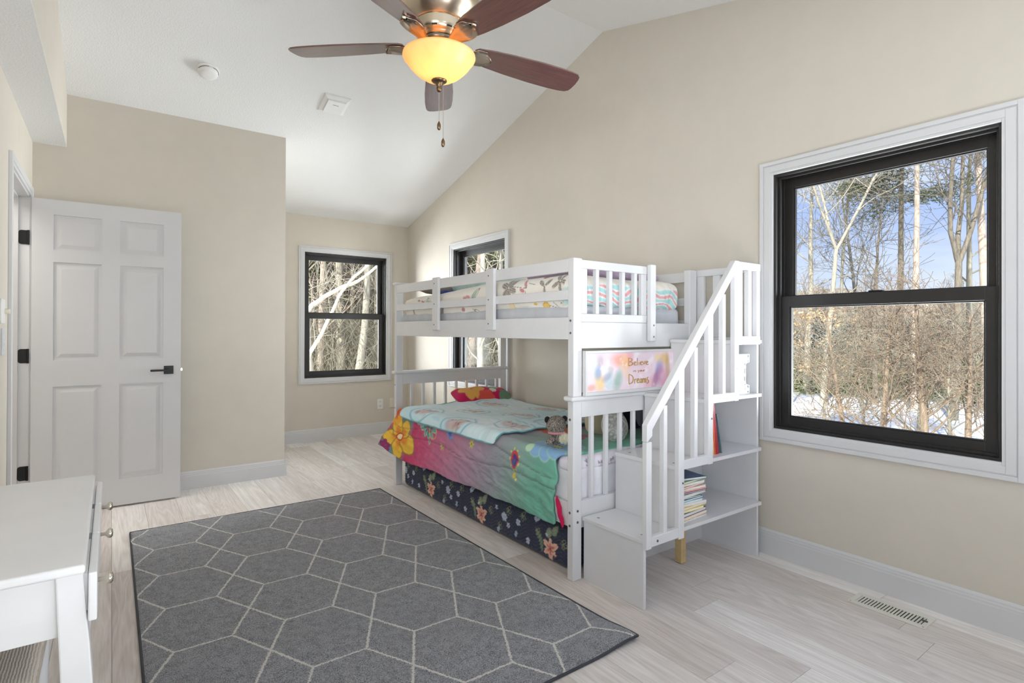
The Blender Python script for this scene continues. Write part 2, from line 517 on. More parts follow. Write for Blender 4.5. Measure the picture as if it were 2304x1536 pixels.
wall_poly('wall_right', 'X', XR, XR + 0.16, YB - 0.15, YF + 0.15, lambda y: cz(y) + 0.02, [W3, W2, W5_fill])
wall_poly('wall_far', 'Y', YF, YF + 0.16, XC - 0.1, XR, lambda x: cz(YF) + 0.02, [W1])
wall_poly('wall_behind', 'Y', YB - 0.16, YB, XL - 0.15, XR, lambda x: cz(YB) + 0.02, [W4_fill])
wall_poly('wall_left', 'X', XL - 0.13, XL, YB, YD + 0.12, lambda y: cz(y) + 0.02, [W6_fill, (DR[0] - .01, DR[1] + .01, 0, DR[3] + .006)])
m = MB()
m.box(XL, XC, YD, YD + 0.12, 0, cz(YD) + 0.01)
m.prism([(YD + 0.12, 0), (YF, 0), (YF, cz(YF) + 0.02), (YD + 0.12, cz(YD + 0.12) + 0.02)], 'X', XC - 0.12, XC)
struct(m.build('wall_closet', WALL))
# vaulted ceiling
m = MB()
for (a, za), (b, zb_) in zip(CZ, CZ[1:] + [(6.25, cz(6.25))]):
    if b > a: m.prism([(a if a > YB else YB - 0.16, za if a > YB else cz(YB)), (b, zb_), (b, zb_ + 0.12), (a if a > YB else YB - 0.16, za + 0.12)], 'X', XL - 0.13, XR + 0.16)
m.prism([(YF, cz(YF)), (6.25, cz(6.25)), (6.25, cz(6.25) + 0.12), (YF, cz(YF) + 0.12)], 'X', XL - 0.13, XR + 0.16)
struct(m.build('ceiling', CEIL))
# boxed beam along the wall with the door: white textured underside, beige side
m = MB()
m.prism([(YB, 2.447), (YD, 2.447), (YD, cz(YD)), (2.846, cz(2.846)), (YB, max(cz(YB), 2.45))], 'X', XL, -0.249, 0)
m.box(XL, -0.2488, YB, YD, 2.444, 2.447, 1)
struct(m.build('trim_2', [WALL, CEIL]))
# hall behind the door opening
m = MB()
m.box(-1.85, -1.75, 3.0, 5.6, 0, 2.5); m.box(-1.75, XL - 0.13, 5.5, 5.6, 0, 2.5); m.box(-1.75, XL - 0.13, 3.0, 3.1, 0, 2.5)
m.box(-1.85, XL - 0.13, 3.0, 5.6, 2.5, 2.6)
struct(m.build('wall_hall', WALL))

# ------------------------------------------------------------------ baseboards
BP = [(0, 0), (0.014, 0), (0.014, 0.098), (0.0125, 0.103), (0.0125, 0.112), (0.010, 0.116), (0.010, 0.124), (0.0065, 0.130), (0.004, 0.134), (0, 0.134)]
def baseboard(name, runs):
    m = MB()
    for axis, pos, sgn, a0, a1 in runs:
        m.prism([(pos + sgn * d, z) for d, z in BP], axis, a0, a1)
    return struct(m.build(name, TRIM))
baseboard('baseboard_right', [('Y', XR, -1, YB, YF)])
baseboard('baseboard_far', [('X', YF, -1, XC, XR)])
baseboard('baseboard_door', [('X', YD, -1, XL, XC + 0.0136), ('Y', XC, 1, YD - 0.0136, YF)])
baseboard('baseboard_left', [('Y', XL, 1, YB, 3.765)])

# ------------------------------------------------------------------ windows
def T_right(u, v, w): return (XR + w, u, v)
def T_far(u, v, w): return (u, YF + w, v)
def T_behind(u, v, w): return (u, YB - w, v)
def wbox(m, T, u0, u1, v0, v1, w0, w1, mi=0):
    p = [T(u, v, w) for v in (v0, v1) for (u, w) in ((u0, w0), (u1, w0), (u1, w1), (u0, w1))]
    return m.hexa(p, mi)
def frame(m, T, u0, u1, v0, v1, t, w0, w1, tt=None, tb=None, mi=0):
    tt = tt or t; tb = tb or t
    wbox(m, T, u0, u0 + t, v0, v1, w0, w1, mi); wbox(m, T, u1 - t, u1, v0, v1, w0, w1, mi)
    wbox(m, T, u0 + t, u1 - t, v1 - tt, v1, w0, w1, mi); wbox(m, T, u0 + t, u1 - t, v0, v0 + tb, w0, w1, mi)
def window(n, T, U0, U1, V0, V1, cas=0.062):
    root = empty('window_%d' % n, T((U0 + U1) / 2, V0, 0)); struct(root)
    # casing boards with a stepped profile, mitred look
    m = MB()
    for (ci, co, w) in ((0.0, cas, -0.014), (0.012, 0.045, -0.018), (0.050, cas + 0.001, -0.021)):
        a, b = (U0 - co, U1 + co); c, d = (V0 - co, V1 + co)
        ia, ib, ic, id_ = U0 - ci, U1 + ci, V0 - ci, V1 + ci
        wbox(m, T, a, ia, c, d, w, 0); wbox(m, T, ib, b, c, d, w, 0)
        wbox(m, T, ia, ib, id_, d, w, 0); wbox(m, T, ia, ib, c, ic, w, 0)
    m.build('casing', TRIM, root, bevel=0.0015)
    m = MB()
    frame(m, T, U0, U1, V0, V1, 0.012, 0.002, 0.155)
    frame(m, T, U0 + .012, U1 - .012, V0 + .012, V1 - .012, 0.012, 0.028, 0.040)
    frame(m, T, U0 + .012, U1 - .012, V0 + .012, V1 - .012, 0.010, 0.074, 0.084)
    frame(m, T, U0 + .012, U1 - .012, V0 + .012, V1 - .012, 0.020, 0.122, 0.150)
    m.build('jamb', BLACKW, root, bevel=0.001)
    mid = 1.364
    def sash(vb, vt, w0, tb, tt, nm):
        s = MB(); a, b = U0 + 0.014, U1 - 0.014
        frame(s, T, a, b, vb, vt, 0.050, w0, w0 + 0.034, tt, tb)
        # glazing bead: slim inner step
        frame(s, T, a + .050, b - .050, vb + tb, vt - tt, 0.007, w0 + 0.008, w0 + 0.026)
        so_ = s.build('sash', BLACKW, root, bevel=0.0015)
        g = MB(); wbox(g, T, a + .055, b - .055, vb + tb + 0.003, vt - tt - 0.003, w0 + 0.015, w0 + 0.019)
        g.build('pane', GLASS, so_)
        return so_
    sash(mid + 0.006, V1 - 0.014, 0.084, 0.024, 0.055, 'upper')
    sash(V0 + 0.014, mid + 0.030, 0.042, 0.050, 0.056, 'lower')
    m = MB(); wbox(m, T, (U0 + U1) / 2 - 0.03, (U0 + U1) / 2 + 0.03, mid + 0.030, mid + 0.040, 0.045, 0.07)
    m.build('sash_lock', BLACKM, root, bevel=0.002)
    return root
window(1, T_far, *W1)
window(2, T_right, *W2)
window(3, T_right, *W3, cas=0.068)
window(4, T_behind, *W4_fill)  # unseen window, opened wide to let the rear fill lamp in
window(5, T_right, *W5_fill)  # unseen window added so the side fill lamp reaches the room
def T_leftw(u, v, w): return (XL - w, u, v)
window(6, T_leftw, *W6_fill)  # unseen window added as an opening for the left fill lamp
# unseen slabs added to keep sunlight out of those windows
m = MB(); m.box(-3.6, XL - 0.14, -3.4, 2.4, 2.42, 2.52); m.box(XL - 0.14, 3.05, -2.3, YB - 0.17, 2.42, 2.52)
struct(m.build('sun_block', TRIM))

# ------------------------------------------------------------------ door, casing and jamb
root = empty('trim_1', (XL, 4.24, 0)); struct(root)
m = MB()
for inn, out, th in ((0.006, 0.066, 0.012), (0.026, 0.067, 0.016)):
    m.box(XL, XL + th, DR[0] - out, DR[0] - inn, 0, 2.052 + out)
    m.box(XL, XL + th, DR[1] + inn, DR[1] + out, 0, 2.052 + out)
    m.box(XL, XL + th, DR[0] - inn, DR[1] + inn, 2.052 + inn, 2.052 + out)
m.build('casing', TRIM, root, bevel=0.002)
m = MB()
m.box(XL - 0.13, XL + 0.002, DR[1] - 0.019 + 0.019, DR[1] + 0.012, 0, 2.052); m.box(XL - 0.13, XL + 0.002, DR[0] - 0.012, DR[0], 0, 2.052)
m.box(XL - 0.13, XL + 0.002, DR[0], DR[1], 2.046, 2.06)
m.box(XL - 0.085, XL - 0.05, DR[1] - 0.011, DR[1], 0, 2.046); m.box(XL - 0.085, XL - 0.05, DR[0], DR[0] + 0.011, 0, 2.046)
m.box(XL - 0.085, XL - 0.05, DR[0], DR[1], 2.035, 2.046)
m.build('jamb', TRIM, root, bevel=0.0015)
m = MB(); m.box(XL - 0.045, XL - 0.012, DR[0] - 0.001, DR[0] + 0.003, 0.90, 0.962); m.build('strike_plate', BLACKM, root, bevel=0.001)

DA = math.radians(-1.7); D0 = Vector((-0.409, 4.608, 0)); DWI = 0.815
def dT(u, d, z):   # u along the leaf, d towards the camera side (-y), z up
    return (D0.x + u * math.cos(DA) + d * math.sin(DA), D0.y + u * math.sin(DA) - d * math.cos(DA), z)
def dbox(m, u0, u1, d0, d1, z0, z1, mi=0):
    return m.hexa([dT(u, d, z) for z in (z0, z1) for (u, d) in ((u0, d1), (u1, d1), (u1, d0), (u0, d0))], mi)
droot = empty('door_1', D0); struct(droot)
m = MB(); dbox(m, 0, DWI, -0.035, -0.009, 0.012, 2.042)
us = [(0, 0.107), (0.357, 0.457), (0.707, DWI)]
rails = [(0.012, 0.190), (0.835, 1.005), (1.640, 1.715), (1.945, 2.042)]
for a, b in us: dbox(m, a, b, -0.009, 0, 0.012, 2.042)
for a, b in ((0.107, 0.357), (0.457, 0.707)):
    for c, d in rails: dbox(m, a, b, -0.009, 0, c, d)
m.build('leaf', DOORW, droot)
for a, b in ((0.107, 0.357), (0.457, 0.707)):
    for c, d in ((0.190, 0.835), (1.005, 1.640), (1.715, 1.945)):
        m = MB(); lv = [(0.004, -0.0088), (0.016, -0.0085), (0.040, -0.0022), (0.044, -0.002)]
        pts = []
        for ins, dd in lv:
            pts += [dT(a + ins, dd, c + ins), dT(b - ins, dd, c + ins), dT(b - ins, dd, d - ins), dT(a + ins, dd, d - ins)]
        f = []
        for i in range(len(lv) - 1):
            for k in range(4): f.append((i * 4 + k, i * 4 + (k + 1) % 4, (i + 1) * 4 + (k + 1) % 4, (i + 1) * 4 + k))
        f.append(tuple(range(len(lv) * 4 - 4, len(lv) * 4)))
        m.add(pts, f); m.build('panel', DOORW, droot)
for z in (1.79, 1.035, 0.29):
    m = MB()
    poly = []
    for cu, cz_, a0 in ((-0.030, z - 0.033, 180), (-0.030, z + 0.033, 90)):
        for k in range(5):
            an = math.radians(a0 + (90 - 22.5 * k if a0 == 180 else 90 - 22.5 * k)); poly.append((cu + 0.012 * math.cos(an), cz_ + 0.012 * math.sin(an)))
    poly = [(XL - 0.006, z - 0.045), (XL - 0.038, z - 0.045), (XL - 0.046, z - 0.041), (XL - 0.050, z - 0.033), (XL - 0.050, z + 0.033), (XL - 0.046, z + 0.041), (XL - 0.038, z + 0.045), (XL - 0.006, z + 0.045)]
    m.prism(poly, 'Y', DR[1] - 0.003, DR[1] + 0.001)
    m.tube([(XL - 0.002, DR[1] - 0.008, z - 0.046), (XL - 0.002, DR[1] - 0.008, z + 0.046)], 0.0065, 10)
    m.build('hinge', BLACKM, droot)
h = MB(); dbox(h, 0.712, 0.770, 0.0, 0.009, 0.892, 0.950)
hr = h.build('handle', BLACKM, droot, bevel=0.002)
h = MB(); c0 = dT(0.741, 0.009, 0.921); c1 = dT(0.741, 0.045, 0.921)
h.tube([c0, c1], 0.009, 12); dbox(h, 0.632, 0.752, 0.040, 0.052, 0.914, 0.928)
h.build('lever', BLACKM, hr, bevel=0.0015)
h = MB(); dbox(h, DWI, DWI + 0.010, -0.024, -0.012, 0.912, 0.930); h.build('latch', CHROME, droot)

# ------------------------------------------------------------------ outlets, switches, vent covers
def plate(name, T, u, v, w_, h_, label, cat, mat=PLASTIC, kind='outlet', group=None):
    r = empty(name, T(u, v - h_ / 2, 0), label, cat, group)
    m = MB(); wbox(m, T, u - w_ / 2, u + w_ / 2, v - h_ / 2, v + h_ / 2, -0.006, 0); m.build('cover_plate', mat, r, bevel=0.002)
    if kind == 'outlet':
        for s in (-1, 1):
            m = MB(); wbox(m, T, u - .017, u + .017, v + s * .026 - .015, v + s * .026 + .015, -0.009, -0.004); k = m.build('socket', mat, r, bevel=0.003)
            m = MB()
            for dx in (-.007, .007): wbox(m, T, u + dx - .0012, u + dx + .0012, v + s * .026 - .002, v + s * .026 + .008, -0.0094, -0.0085)
            wbox(m, T, u - .002, u + .002, v + s * .026 - .010, v + s * .026 - .006, -0.0094, -0.0085)
            m.build('slot', DARK, k)
    return r
plate('wall_outlet', T_far, 2.542, 0.347, 0.072, 0.118, 'white double power outlet low on the wall under the window beside the nook corner', 'outlet')
r = plate('wall_plate', T_far, 2.688, 0.352, 0.052, 0.114, 'narrow ivory blank wall plate low beside the far bed post', 'wall plate', IVORY, 'blank')
m = MB(); wbox(m, T_far, 2.676, 2.700, 0.32, 0.384, -0.0085, -0.004); m.build('insert', IVORY, r, bevel=0.002)
def T_left(u, v, w): return (XL - w, u, v)
r = plate('light_switch', T_left, 3.585, 1.292, 0.115, 0.118, 'white wall switch plate with a round ivory dimmer knob beside the door casing', 'switch', PLASTIC, 'blank')
m = MB(); wbox(m, T_left, 3.625, 3.637, 1.284, 1.30, -0.0075, -0.005); m.build('slot', DARK, r)
m = MB(); m.lathe([(0.014, 0), (0.014, 0.016), (0.0125, 0.019), (0.0, 0.019)], (XL + 0.006, 3.635, 1.292), 20, axis='X'); m.build('knob', IVORY, r, smooth=False, bevel=0.001)
r = plate('control_panel', T_left, 3.60, 1.145, 0.08, 0.13, 'slim pale grey push button control plate below the dimmer switch', 'control', plain('grey_plastic', (206, 208, 212), 0.45), 'blank')
for k in range(4):
    m = MB(); wbox(m, T_left, 3.618, 3.628, 1.10 + k * .026, 1.112 + k * .026, -0.008, -0.005); m.build('button', PLASTIC, r, bevel=0.001)

# smoke detector on the sloping ceiling
sl = (2.805 - 3.389) / (4.804 - 2.846); cn = Vector((0, sl, -1)).normalized()   # normal pointing into the room
crot = Vector((0, 0, -1)).rotation_difference(cn).to_matrix().to_4x4()
r = empty('smoke_detector', (0.525, 4.240, cz(4.240)), 'round white smoke detector on the sloping ceiling', 'smoke detector')
r.rotation_euler = crot.to_euler(); 
def loc_build(m, name, mat, parent, **k):
    o = m.build(name, mat, None, **k)
    o.parent = parent; return o
m = MB(); m.lathe([(0.0, 0.0), (0.069, 0.0), (0.070, -0.008), (0.067, -0.013), (0.062, -0.014)], n=48); loc_build(m, 'base', PLASTIC, r, smooth=False, bevel=0.001)
m = MB(); m.lathe([(0.062, -0.014), (0.061, -0.020), (0.058, -0.034), (0.050, -0.042), (0.030, -0.046), (0.0, -0.047)], n=48); loc_build(m, 'housing', PLASTIC, r, smooth=True)
m = MB()
for k in range(3):
    a0 = math.radians(200 + 95 * k)
    pts = [(0.0625 * math.cos(a0 + t), 0.0625 * math.sin(a0 + t), -0.0185) for t in np.linspace(0, 1.2, 14)]
    m.tube(pts, 0.0015, 5)
loc_build(m, 'slot', DARK, r)
m = MB(); m.lathe([(0.009, -0.004), (0.009, 0.0015), (0, 0.002)], (0, 0, 0), 16); o = loc_build(m, 'test_button', plain('button_grey', (196, 196, 198), 0.4), r); o.location = (-0.030, -0.028, -0.0425)
# bathroom style ceiling fan cover
r = empty('ceiling_vent_cover', (1.395, 4.270, cz(4.270)), 'square white vent cover with a raised centre panel on the sloping ceiling', 'vent')
r.rotation_euler = crot.to_euler()
m = MB(); lv = [(0.104, 0.0), (0.104, -0.006), (0.098, -0.012), (0.078, -0.020), (0.074, -0.024)]
pts = [(sx * h_ * 0.96, sy * h_, z) for h_, z in lv for sx, sy in ((-1, -1), (1, -1), (1, 1), (-1, 1))]
f = [(i * 4 + k, (i + 1) * 4 + k, (i + 1) * 4 + (k + 1) % 4, i * 4 + (k + 1) % 4) for i in range(4) for k in range(4)]
m.add(pts, f); loc_build(m, 'frame', PLASTIC, r, bevel=0.001)
m = MB(); m.box(-0.070, 0.070, -0.074, 0.074, -0.034, -0.020); loc_build(m, 'centre_panel', PLASTIC, r, bevel=0.004)
m = MB(); m.box(-0.022, 0.022, -0.0022, 0.0022, -0.0348, -0.033); o = loc_build(m, 'badge', SCREW, r); o.location.y -= 0.03

# floor register
r = empty('floor_vent', (2.7335, 0.959, 0), 'off-white metal floor register with slots near the baseboard', 'vent')
REG = plain('register_enamel', (222, 220, 210), 0.4, var=0.02)
m = MB(); x0, x1, y0, y1 = 2.666, 2.801, 0.813, 1.105
m.box(x0, x0 + 0.030, y0, y1, 0.0, 0.0045); m.box(x1 - 0.030, x1, y0, y1, 0.0, 0.0045); m.box(x0 + .03, x1 - .03, y0, y0 + 0.022, 0.0, 0.0045); m.box(x0 + .03, x1 - .03, y1 - 0.022, y1, 0.0, 0.0045)
m.build('frame', REG, r, bevel=0.0018)
m = MB(); m.box(x0 + .028, x1 - .028, y0 + .02, y1 - .02, 0.0, 0.0006); m.build('duct_opening', plain('duct_dark', (48, 46, 42), 0.8), r)
for k in range(20):
    y = y0 + 0.022 + (y1 - y0 - 0.044) * (k + 0.5) / 20
    m = MB(); p = [(x0 + .029, y - .0015, .0008), (x1 - .029, y - .0015, .0008), (x1 - .029, y + .0042, .0040), (x0 + .029, y + .0042, .0040)]
    m.hexa([p[0], p[1], (p[1][0], y + .0005, .0006), (p[0][0], y + .0005, .0006), (p[3][0], y + .0022, .0043), (p[2][0], y + .0022, .0043), p[2], p[3]])
    m.build('louver', REG, r)
m = MB(); m.box(x0 + .062, x0 + .068, y0 + .010, y0 + .030, .0045, .011); m.build('damper_lever', SCREW, r, bevel=0.001)
for (x, y) in ((x0 + .01, y0 + .01), (x0 + .01, y1 - .01)):
    m = MB(); m.lathe([(0.003, .0045), (0.002, .0056), (0, .0057)], (x, y, 0), 10); m.build('screw', SCREW, r)

# ------------------------------------------------------------------ ceiling fan
FX, FY, FZ = 1.093, 2.015, 2.387
fan = empty('ceiling_fan', (FX, FY, FZ), 'ceiling fan with five dark wood blades and a lit amber glass bowl', 'ceiling fan')
def fl(m, name, mat, parent=fan, **k):
    o = m.build(name, mat, None, **k); o.parent = parent
    if parent is not fan: o.location = o.location - Vector(PAR[parent.name])
    PAR[o.name] = tuple(o.location + (Vector(PAR[parent.name]) if parent is not fan else Vector((0, 0, 0))))
    return o
PAR = {}
zc = cz(FY) - FZ
m = MB(); m.lathe([(0.078, zc + .03), (0.078, zc - 0.02), (0.070, zc - 0.050), (0.045, zc - 0.075), (0.022, zc - 0.085)], n=40); fl(m, 'canopy', BRASS, smooth=True)
m = MB(); m.lathe([(0.013, 0.28), (0.013, zc - 0.07)], n=16); fl(m, 'downrod', BRASS, smooth=True)
m = MB(); m.lathe([(0.0, 0.290), (0.050, 0.288), (0.085, 0.275), (0.150, 0.235), (0.168, 0.205), (0.170, 0.165), (0.165, 0.140), (0.150, 0.115), (0.128, 0.092), (0.112, 0.082), (0.108, 0.078)], n=64); fl(m, 'motor_housing', BRASS, smooth=True)
m = MB(); m.lathe([(0.106, 0.080), (0.104, 0.074), (0.102, 0.050), (0.098, 0.036), (0.088, 0.028), (0.080, 0.024), (0.078, 0.016)], n=64); fl(m, 'motor_collar', BRASS, smooth=True)
for k in range(10):
    a = math.radians(36 * k + 14); m = MB()
    pts = [(0.0965 * math.cos(a + t), 0.0965 * math.sin(a + t), 0.036) for t in np.linspace(-.11, .11, 5)]
    m.tube(pts, 0.0032, 6); fl(m, 'vent_slot', DARK)
m = MB(); m.lathe([(0.075, 0.020), (0.075, 0.004), (0.070, -0.004), (0.052, -0.006), (0.050, -0.022), (0.060, -0.026), (0.060, -0.040)], n=40); fl(m, 'switch_housing', plain('dark_nickel', (136, 124, 108), 0.3, metal=1.0), smooth=True)
def blade_mat():
    k = Mt('walnut_blade'); v = k.coords((2.2, 34, 20)); f = k.noise(v, 3.0, 6, 0.65, 0.6)
    k.l(k.ramp(f, [(0.25, (58, 30, 26)), (0.55, (88, 50, 42)), (0.8, (112, 70, 58))]), k.b.inputs['Base Color'])
    k.set(Roughness=0.36); k.b.inputs['Coat Weight'].default_value = 0.9; k.b.inputs['Coat Roughness'].default_value = 0.2; k.b.inputs['Coat IOR'].default_value = 1.9
    k.bump(f, 0.06, 0.0006); return k.m
BLADE = blade_mat()
def blade_outline():
    up = [(0.150, 0.030), (0.165, 0.044), (0.22, 0.054), (0.32, 0.064), (0.45, 0.071), (0.55, 0.0715), (0.610, 0.068), (0.640, 0.062), (0.655, 0.050), (0.660, 0.030), (0.662, 0.0)]
    xs = [p[0] for p in up]; out = up + [(x, -y) for x, y in up[::-1][1:]]
    return out
bo = blade_outline(); nb = len(bo)
blademe = None
tilt = (-0.045, 0.010)
for k in range(5):
    a = math.radians(-10.3 + 72 * k)
    nrm = Vector((-tilt[0], -tilt[1], 1)).normalized()
    Rz = Matrix.Rotation(a, 4, 'Z'); Rt = Vector((0, 0, 1)).rotation_difference(nrm).to_matrix().to_4x4()
    Rp = Matrix.Rotation(math.radians(-12), 4, 'X')
    if blademe is None:
        m = MB(); v = [(x, y, -0.0035) for x, y in bo] + [(x, y, 0.0035) for x, y in bo]
        m.add(v, [tuple(range(nb))[::-1], tuple(range(nb, 2 * nb))] + [(i, (i + 1) % nb, nb + (i + 1) % nb, nb + i) for i in range(nb)])
        b = m.build('blade', BLADE, None, bevel=0.0015, origin=(0, 0, 0)); blademe = b.data
        # arm: shell-like fluted bracket under the blade root
        m = MB(); A = []
        for i, s in enumerate(np.linspace(0, 1, 15)):
            x = 0.070 + 0.165 * s
            w_ = 0.016 + 0.030 * math.sin(min(1, s * 1.15) * math.pi * 0.62) ** 2 - (0.030 * max(0, s - .86) / .14 if s > .86 else 0) + (0 if s < .86 else 0)
            row = []
            for j, t in enumerate(np.linspace(-1, 1, 13)):
                z = -0.010 - 0.011 * (1 - t * t) - 0.012 * (1 - s) + 0.0022 * math.cos(j * math.pi)
                row.append((x - (0.012 * t * t if s > .5 else 0), w_ * t, z))
            A.append(row)
        A = np.array(A); n_, m_ = A.shape[:2]
        top = A.copy(); top[:, :, 2] = -0.0045 - 0.012 * (1 - np.linspace(0, 1, 15))[:, None]
        V = np.concatenate([A.reshape(-1, 3), top.reshape(-1, 3)]); N = n_ * m_
        f = []
        for i in range(n_ - 1):
            for j in range(m_ - 1):
                q = (i * m_ + j, i * m_ + j + 1, (i + 1) * m_ + j + 1, (i + 1) * m_ + j); f.append(q); f.append(tuple(N + x for x in q[::-1]))
        bnd = [i * m_ for i in range(n_)] + [(n_ - 1) * m_ + j for j in range(1, m_)] + [i * m_ + m_ - 1 for i in range(n_ - 2, -1, -1)] + [j for j in range(m_ - 2, 0, -1)]
        for i in range(len(bnd)):
            p, q = bnd[i], bnd[(i + 1) % len(bnd)]; f.append((p, N + p, N + q, q))
        m.add(V, f); arm = m.build('blade_arm', BRASS, None, smooth=True, origin=(0, 0, 0))
    else:
        b = b.copy(); COL.objects.link(b); arm = arm.copy(); COL.objects.link(arm)
    b.parent = fan; b.matrix_local = Rt @ Rz @ Rp
    arm.parent = b; arm.location = (0, 0, 0); arm.rotation_euler = (0, 0, 0)
def bowl_mat():
    k = Mt('amber_glass'); v = k.coords(); f = k.noise(v, 9, 3, 0.5, 1.0)
    c = k.ramp(f, [(0.3, (242, 206, 148)), (0.7, (248, 220, 170))])
    k.l(c, k.b.inputs['Base Color']); k.set(Roughness=0.35)
    tr = k.n('ShaderNodeBsdfTranslucent'); k.l(c, tr.inputs['Color'])
    mxs = k.n('ShaderNodeMixShader'); mxs.inputs[0].default_value = 0.42
    out = k.t.nodes['Material Output']
    em = k.n('ShaderNodeEmission'); k.l(c, em.inputs[0]); em.inputs[1].default_value = 0.12
    ad = k.n('ShaderNodeAddShader')
    k.l(k.b.outputs[0], mxs.inputs[1]); k.l(tr.outputs[0], mxs.inputs[2]); k.l(mxs.outputs[0], ad.inputs[0]); k.l(em.outputs[0], ad.inputs[1]); k.l(ad.outputs[0], out.inputs[0])
    return k.m
m = MB(); prof = [(0.149, -0.046), (0.150, -0.052), (0.1465, -0.060), (0.140, -0.066), (0.128, -0.084), (0.112, -0.102), (0.090, -0.122), (0.064, -0.138), (0.036, -0.147), (0.016, -0.150)]
inner = [(r_ - 0.004 if r_ > .02 else r_, z + 0.003) for r_, z in prof]
m.lathe(prof + inner[::-1], n=72); fl(m, 'glass_bowl', bowl_mat(), smooth=True)
m = MB(); m.lathe([(0.032, -0.146), (0.032, -0.151), (0.024, -0.157), (0.013, -0.162), (0.013, -0.168), (0.009, -0.172), (0.012, -0.180), (0.010, -0.190), (0.004, -0.195), (0, -0.196)], n=28); fl(m, 'finial', BRONZE, smooth=True)
for (dx, dy, z0, z1, nm) in ((0.0, 0.0, -0.194, -0.318, 0), (0.014, -0.010, -0.150, -0.388, 1)):
    if nm == 0: ch = MB().tube([(dx, dy, z0), (dx, dy, z1)], 0.0011, 6)
    else:
        ch = MB(); ch.tube([(dx, dy, z0), (dx, dy, z1)], 0.0007, 5)
        for z in np.arange(z0, z1, -0.0045): ch.lathe([(0, z + .0017), (0.0017, z), (0, z - .0017)], (dx, dy, 0), 6)
    c_ = fl(ch, 'pull_chain', CHROME)
    m = MB(); z = z1; m.lathe([(0.0015, z + .002), (0.0045, z - .004), (0.0075, z - .012), (0.0075, z - .028), (0.004, z - .034), (0, z - .035)], (dx, dy, 0), 14)
    fl(m, 'chain_fob', BRONZE, c_, smooth=True)
for (dx, dy, pw_) in ((0.050, 0.010, 2.1), (-0.040, -0.025, 0.5)):
    l = bpy.data.lights.new('bulb_light', 'POINT'); l.energy = pw_; l.color = (1.0, 0.77, 0.50); l.shadow_soft_size = 0.028
    o = bpy.data.objects.new('bulb_light', l); o.parent = fan; o.location = (dx, dy, -0.088); COL.objects.link(o)

# ------------------------------------------------------------------ rug
def rug_mat():
    k = Mt('rug_pile'); c = k.n('ShaderNodeTexCoord'); g = k.n('ShaderNodeAttribute', attribute_name='rug'); 
    s = k.n('ShaderNodeSeparateXYZ'); k.l(g.outputs['Vector'], s.inputs[0])
    wv = k.noise(c.outputs['Object'], 70, 4, 0.75); wv2 = k.noise(c.outputs['Object'], 76, 4, 0.75, 0.3)
    hf = k.noise(c.outputs['Object'], 230, 2, 0.5); hg = k.noise(c.outputs['Object'], 241, 2, 0.5, 0.5)
    jx = k.math('ADD', k.math('MULTIPLY_ADD', wv, 0.014, -0.007), k.math('MULTIPLY_ADD', hf, 0.018, -0.009)); jy = k.math('ADD', k.math('MULTIPLY_ADD', wv2, 0.014, -0.007), k.math('MULTIPLY_ADD', hg, 0.018, -0.009))
    def fold(ax, off, per, j):
        t = k.math('ADD', k.math('ADD', ax, -off), j)
        t = k.math('MULTIPLY', t, 1 / per); t = k.math('ADD', t, 0.5)
        t = k.math('FRACT', t); t = k.math('ADD', t, -0.5); t = k.math('ABSOLUTE', t)
        return k.math('MULTIPLY', t, per)
    P, Q = 0.3925, 0.3905
    u = fold(s.outputs[0], 0.095, P, jx); v = fold(s.outputs[1], 2.970, Q, jy)
    L = math.hypot(0.098, Q / 2)
    d1 = k.math('ABSOLUTE', k.math('SUBTRACT', k.math('MULTIPLY', u, (Q / 2) / L), k.math('MULTIPLY', v, 0.098 / L)))
    d2 = k.math('SUBTRACT', Q / 2, v)
    w = 0.0044
    a1 = k.math('LESS_THAN', d1, w); a2 = k.math('MULTIPLY', k.math('LESS_THAN', d2, w), k.math('GREATER_THAN', u, 0.096))
    # beyond the corner the slanted line must stop
    line = k.math('MAXIMUM', k.math('MULTIPLY', a1, k.math('LESS_THAN', u, 0.099)), a2)
    f1 = k.noise(c.outputs['Object'], 260, 3, 0.75); f2 = k.noise(c.outputs['Object'], 26, 4, 0.65); f4 = k.noise(c.outputs['Object'], 3.0, 3, 0.5)
    vo = k.n('ShaderNodeTexVoronoi'); vo.inputs['Scale'].default_value = 330; k.l(c.outputs['Object'], vo.inputs['Vector'])
    g1 = k.math('ADD', k.math('MULTIPLY', f1, 0.55), k.math('ADD', k.math('MULTIPLY', f2, 0.22), k.math('MULTIPLY', vo.outputs['Distance'], 0.35)))
    dark = k.ramp(g1, [(0.38, (40, 41, 45)), (0.50, (94, 95, 99)), (0.62, (164, 165, 170))])
    lite = k.ramp(f1, [(0.3, (196, 193, 186)), (0.7, (236, 233, 226))])
    k.l(k.mix(line, dark, lite), k.b.inputs['Base Color'])
    k.set(Roughness=0.95); k.b.inputs['Specular IOR Level'].default_value = 0.1
    k.b.inputs['Sheen Weight'].default_value = 0.35; k.b.inputs['Sheen Roughness'].default_value = 0.5
    k.bump(k.math('ADD', g1, k.math('MULTIPLY', line, 0.25)), 0.9, 0.006); return k.m
rug = empty('area_rug', (0.87, 2.7, 0), 'charcoal grey area rug with a white hexagon line pattern', 'rug')
nx, ny = 160, 250
gx = np.linspace(0, 1, nx); gy = np.linspace(0, 1, ny); GX, GY = np.meshgrid(gx, gy, indexing='ij')
XX = 0.096 + 1.556 * GX; YY = 1.446 + 2.510 * GY
XX = XX + 0.016 * (1 - GY) ** 3 * GX
edge = np.minimum.reduce([GX * 1.556, (1 - GX) * 1.556, GY * 2.51, (1 - GY) * 2.51])
ZZ = 0.0105 - 0.006 * np.exp(-edge / 0.006)
ZZ = ZZ + 0.0012 * wob(XX, YY, 0, 4, 5) + rng.uniform(-.0008, .0008, XX.shape)
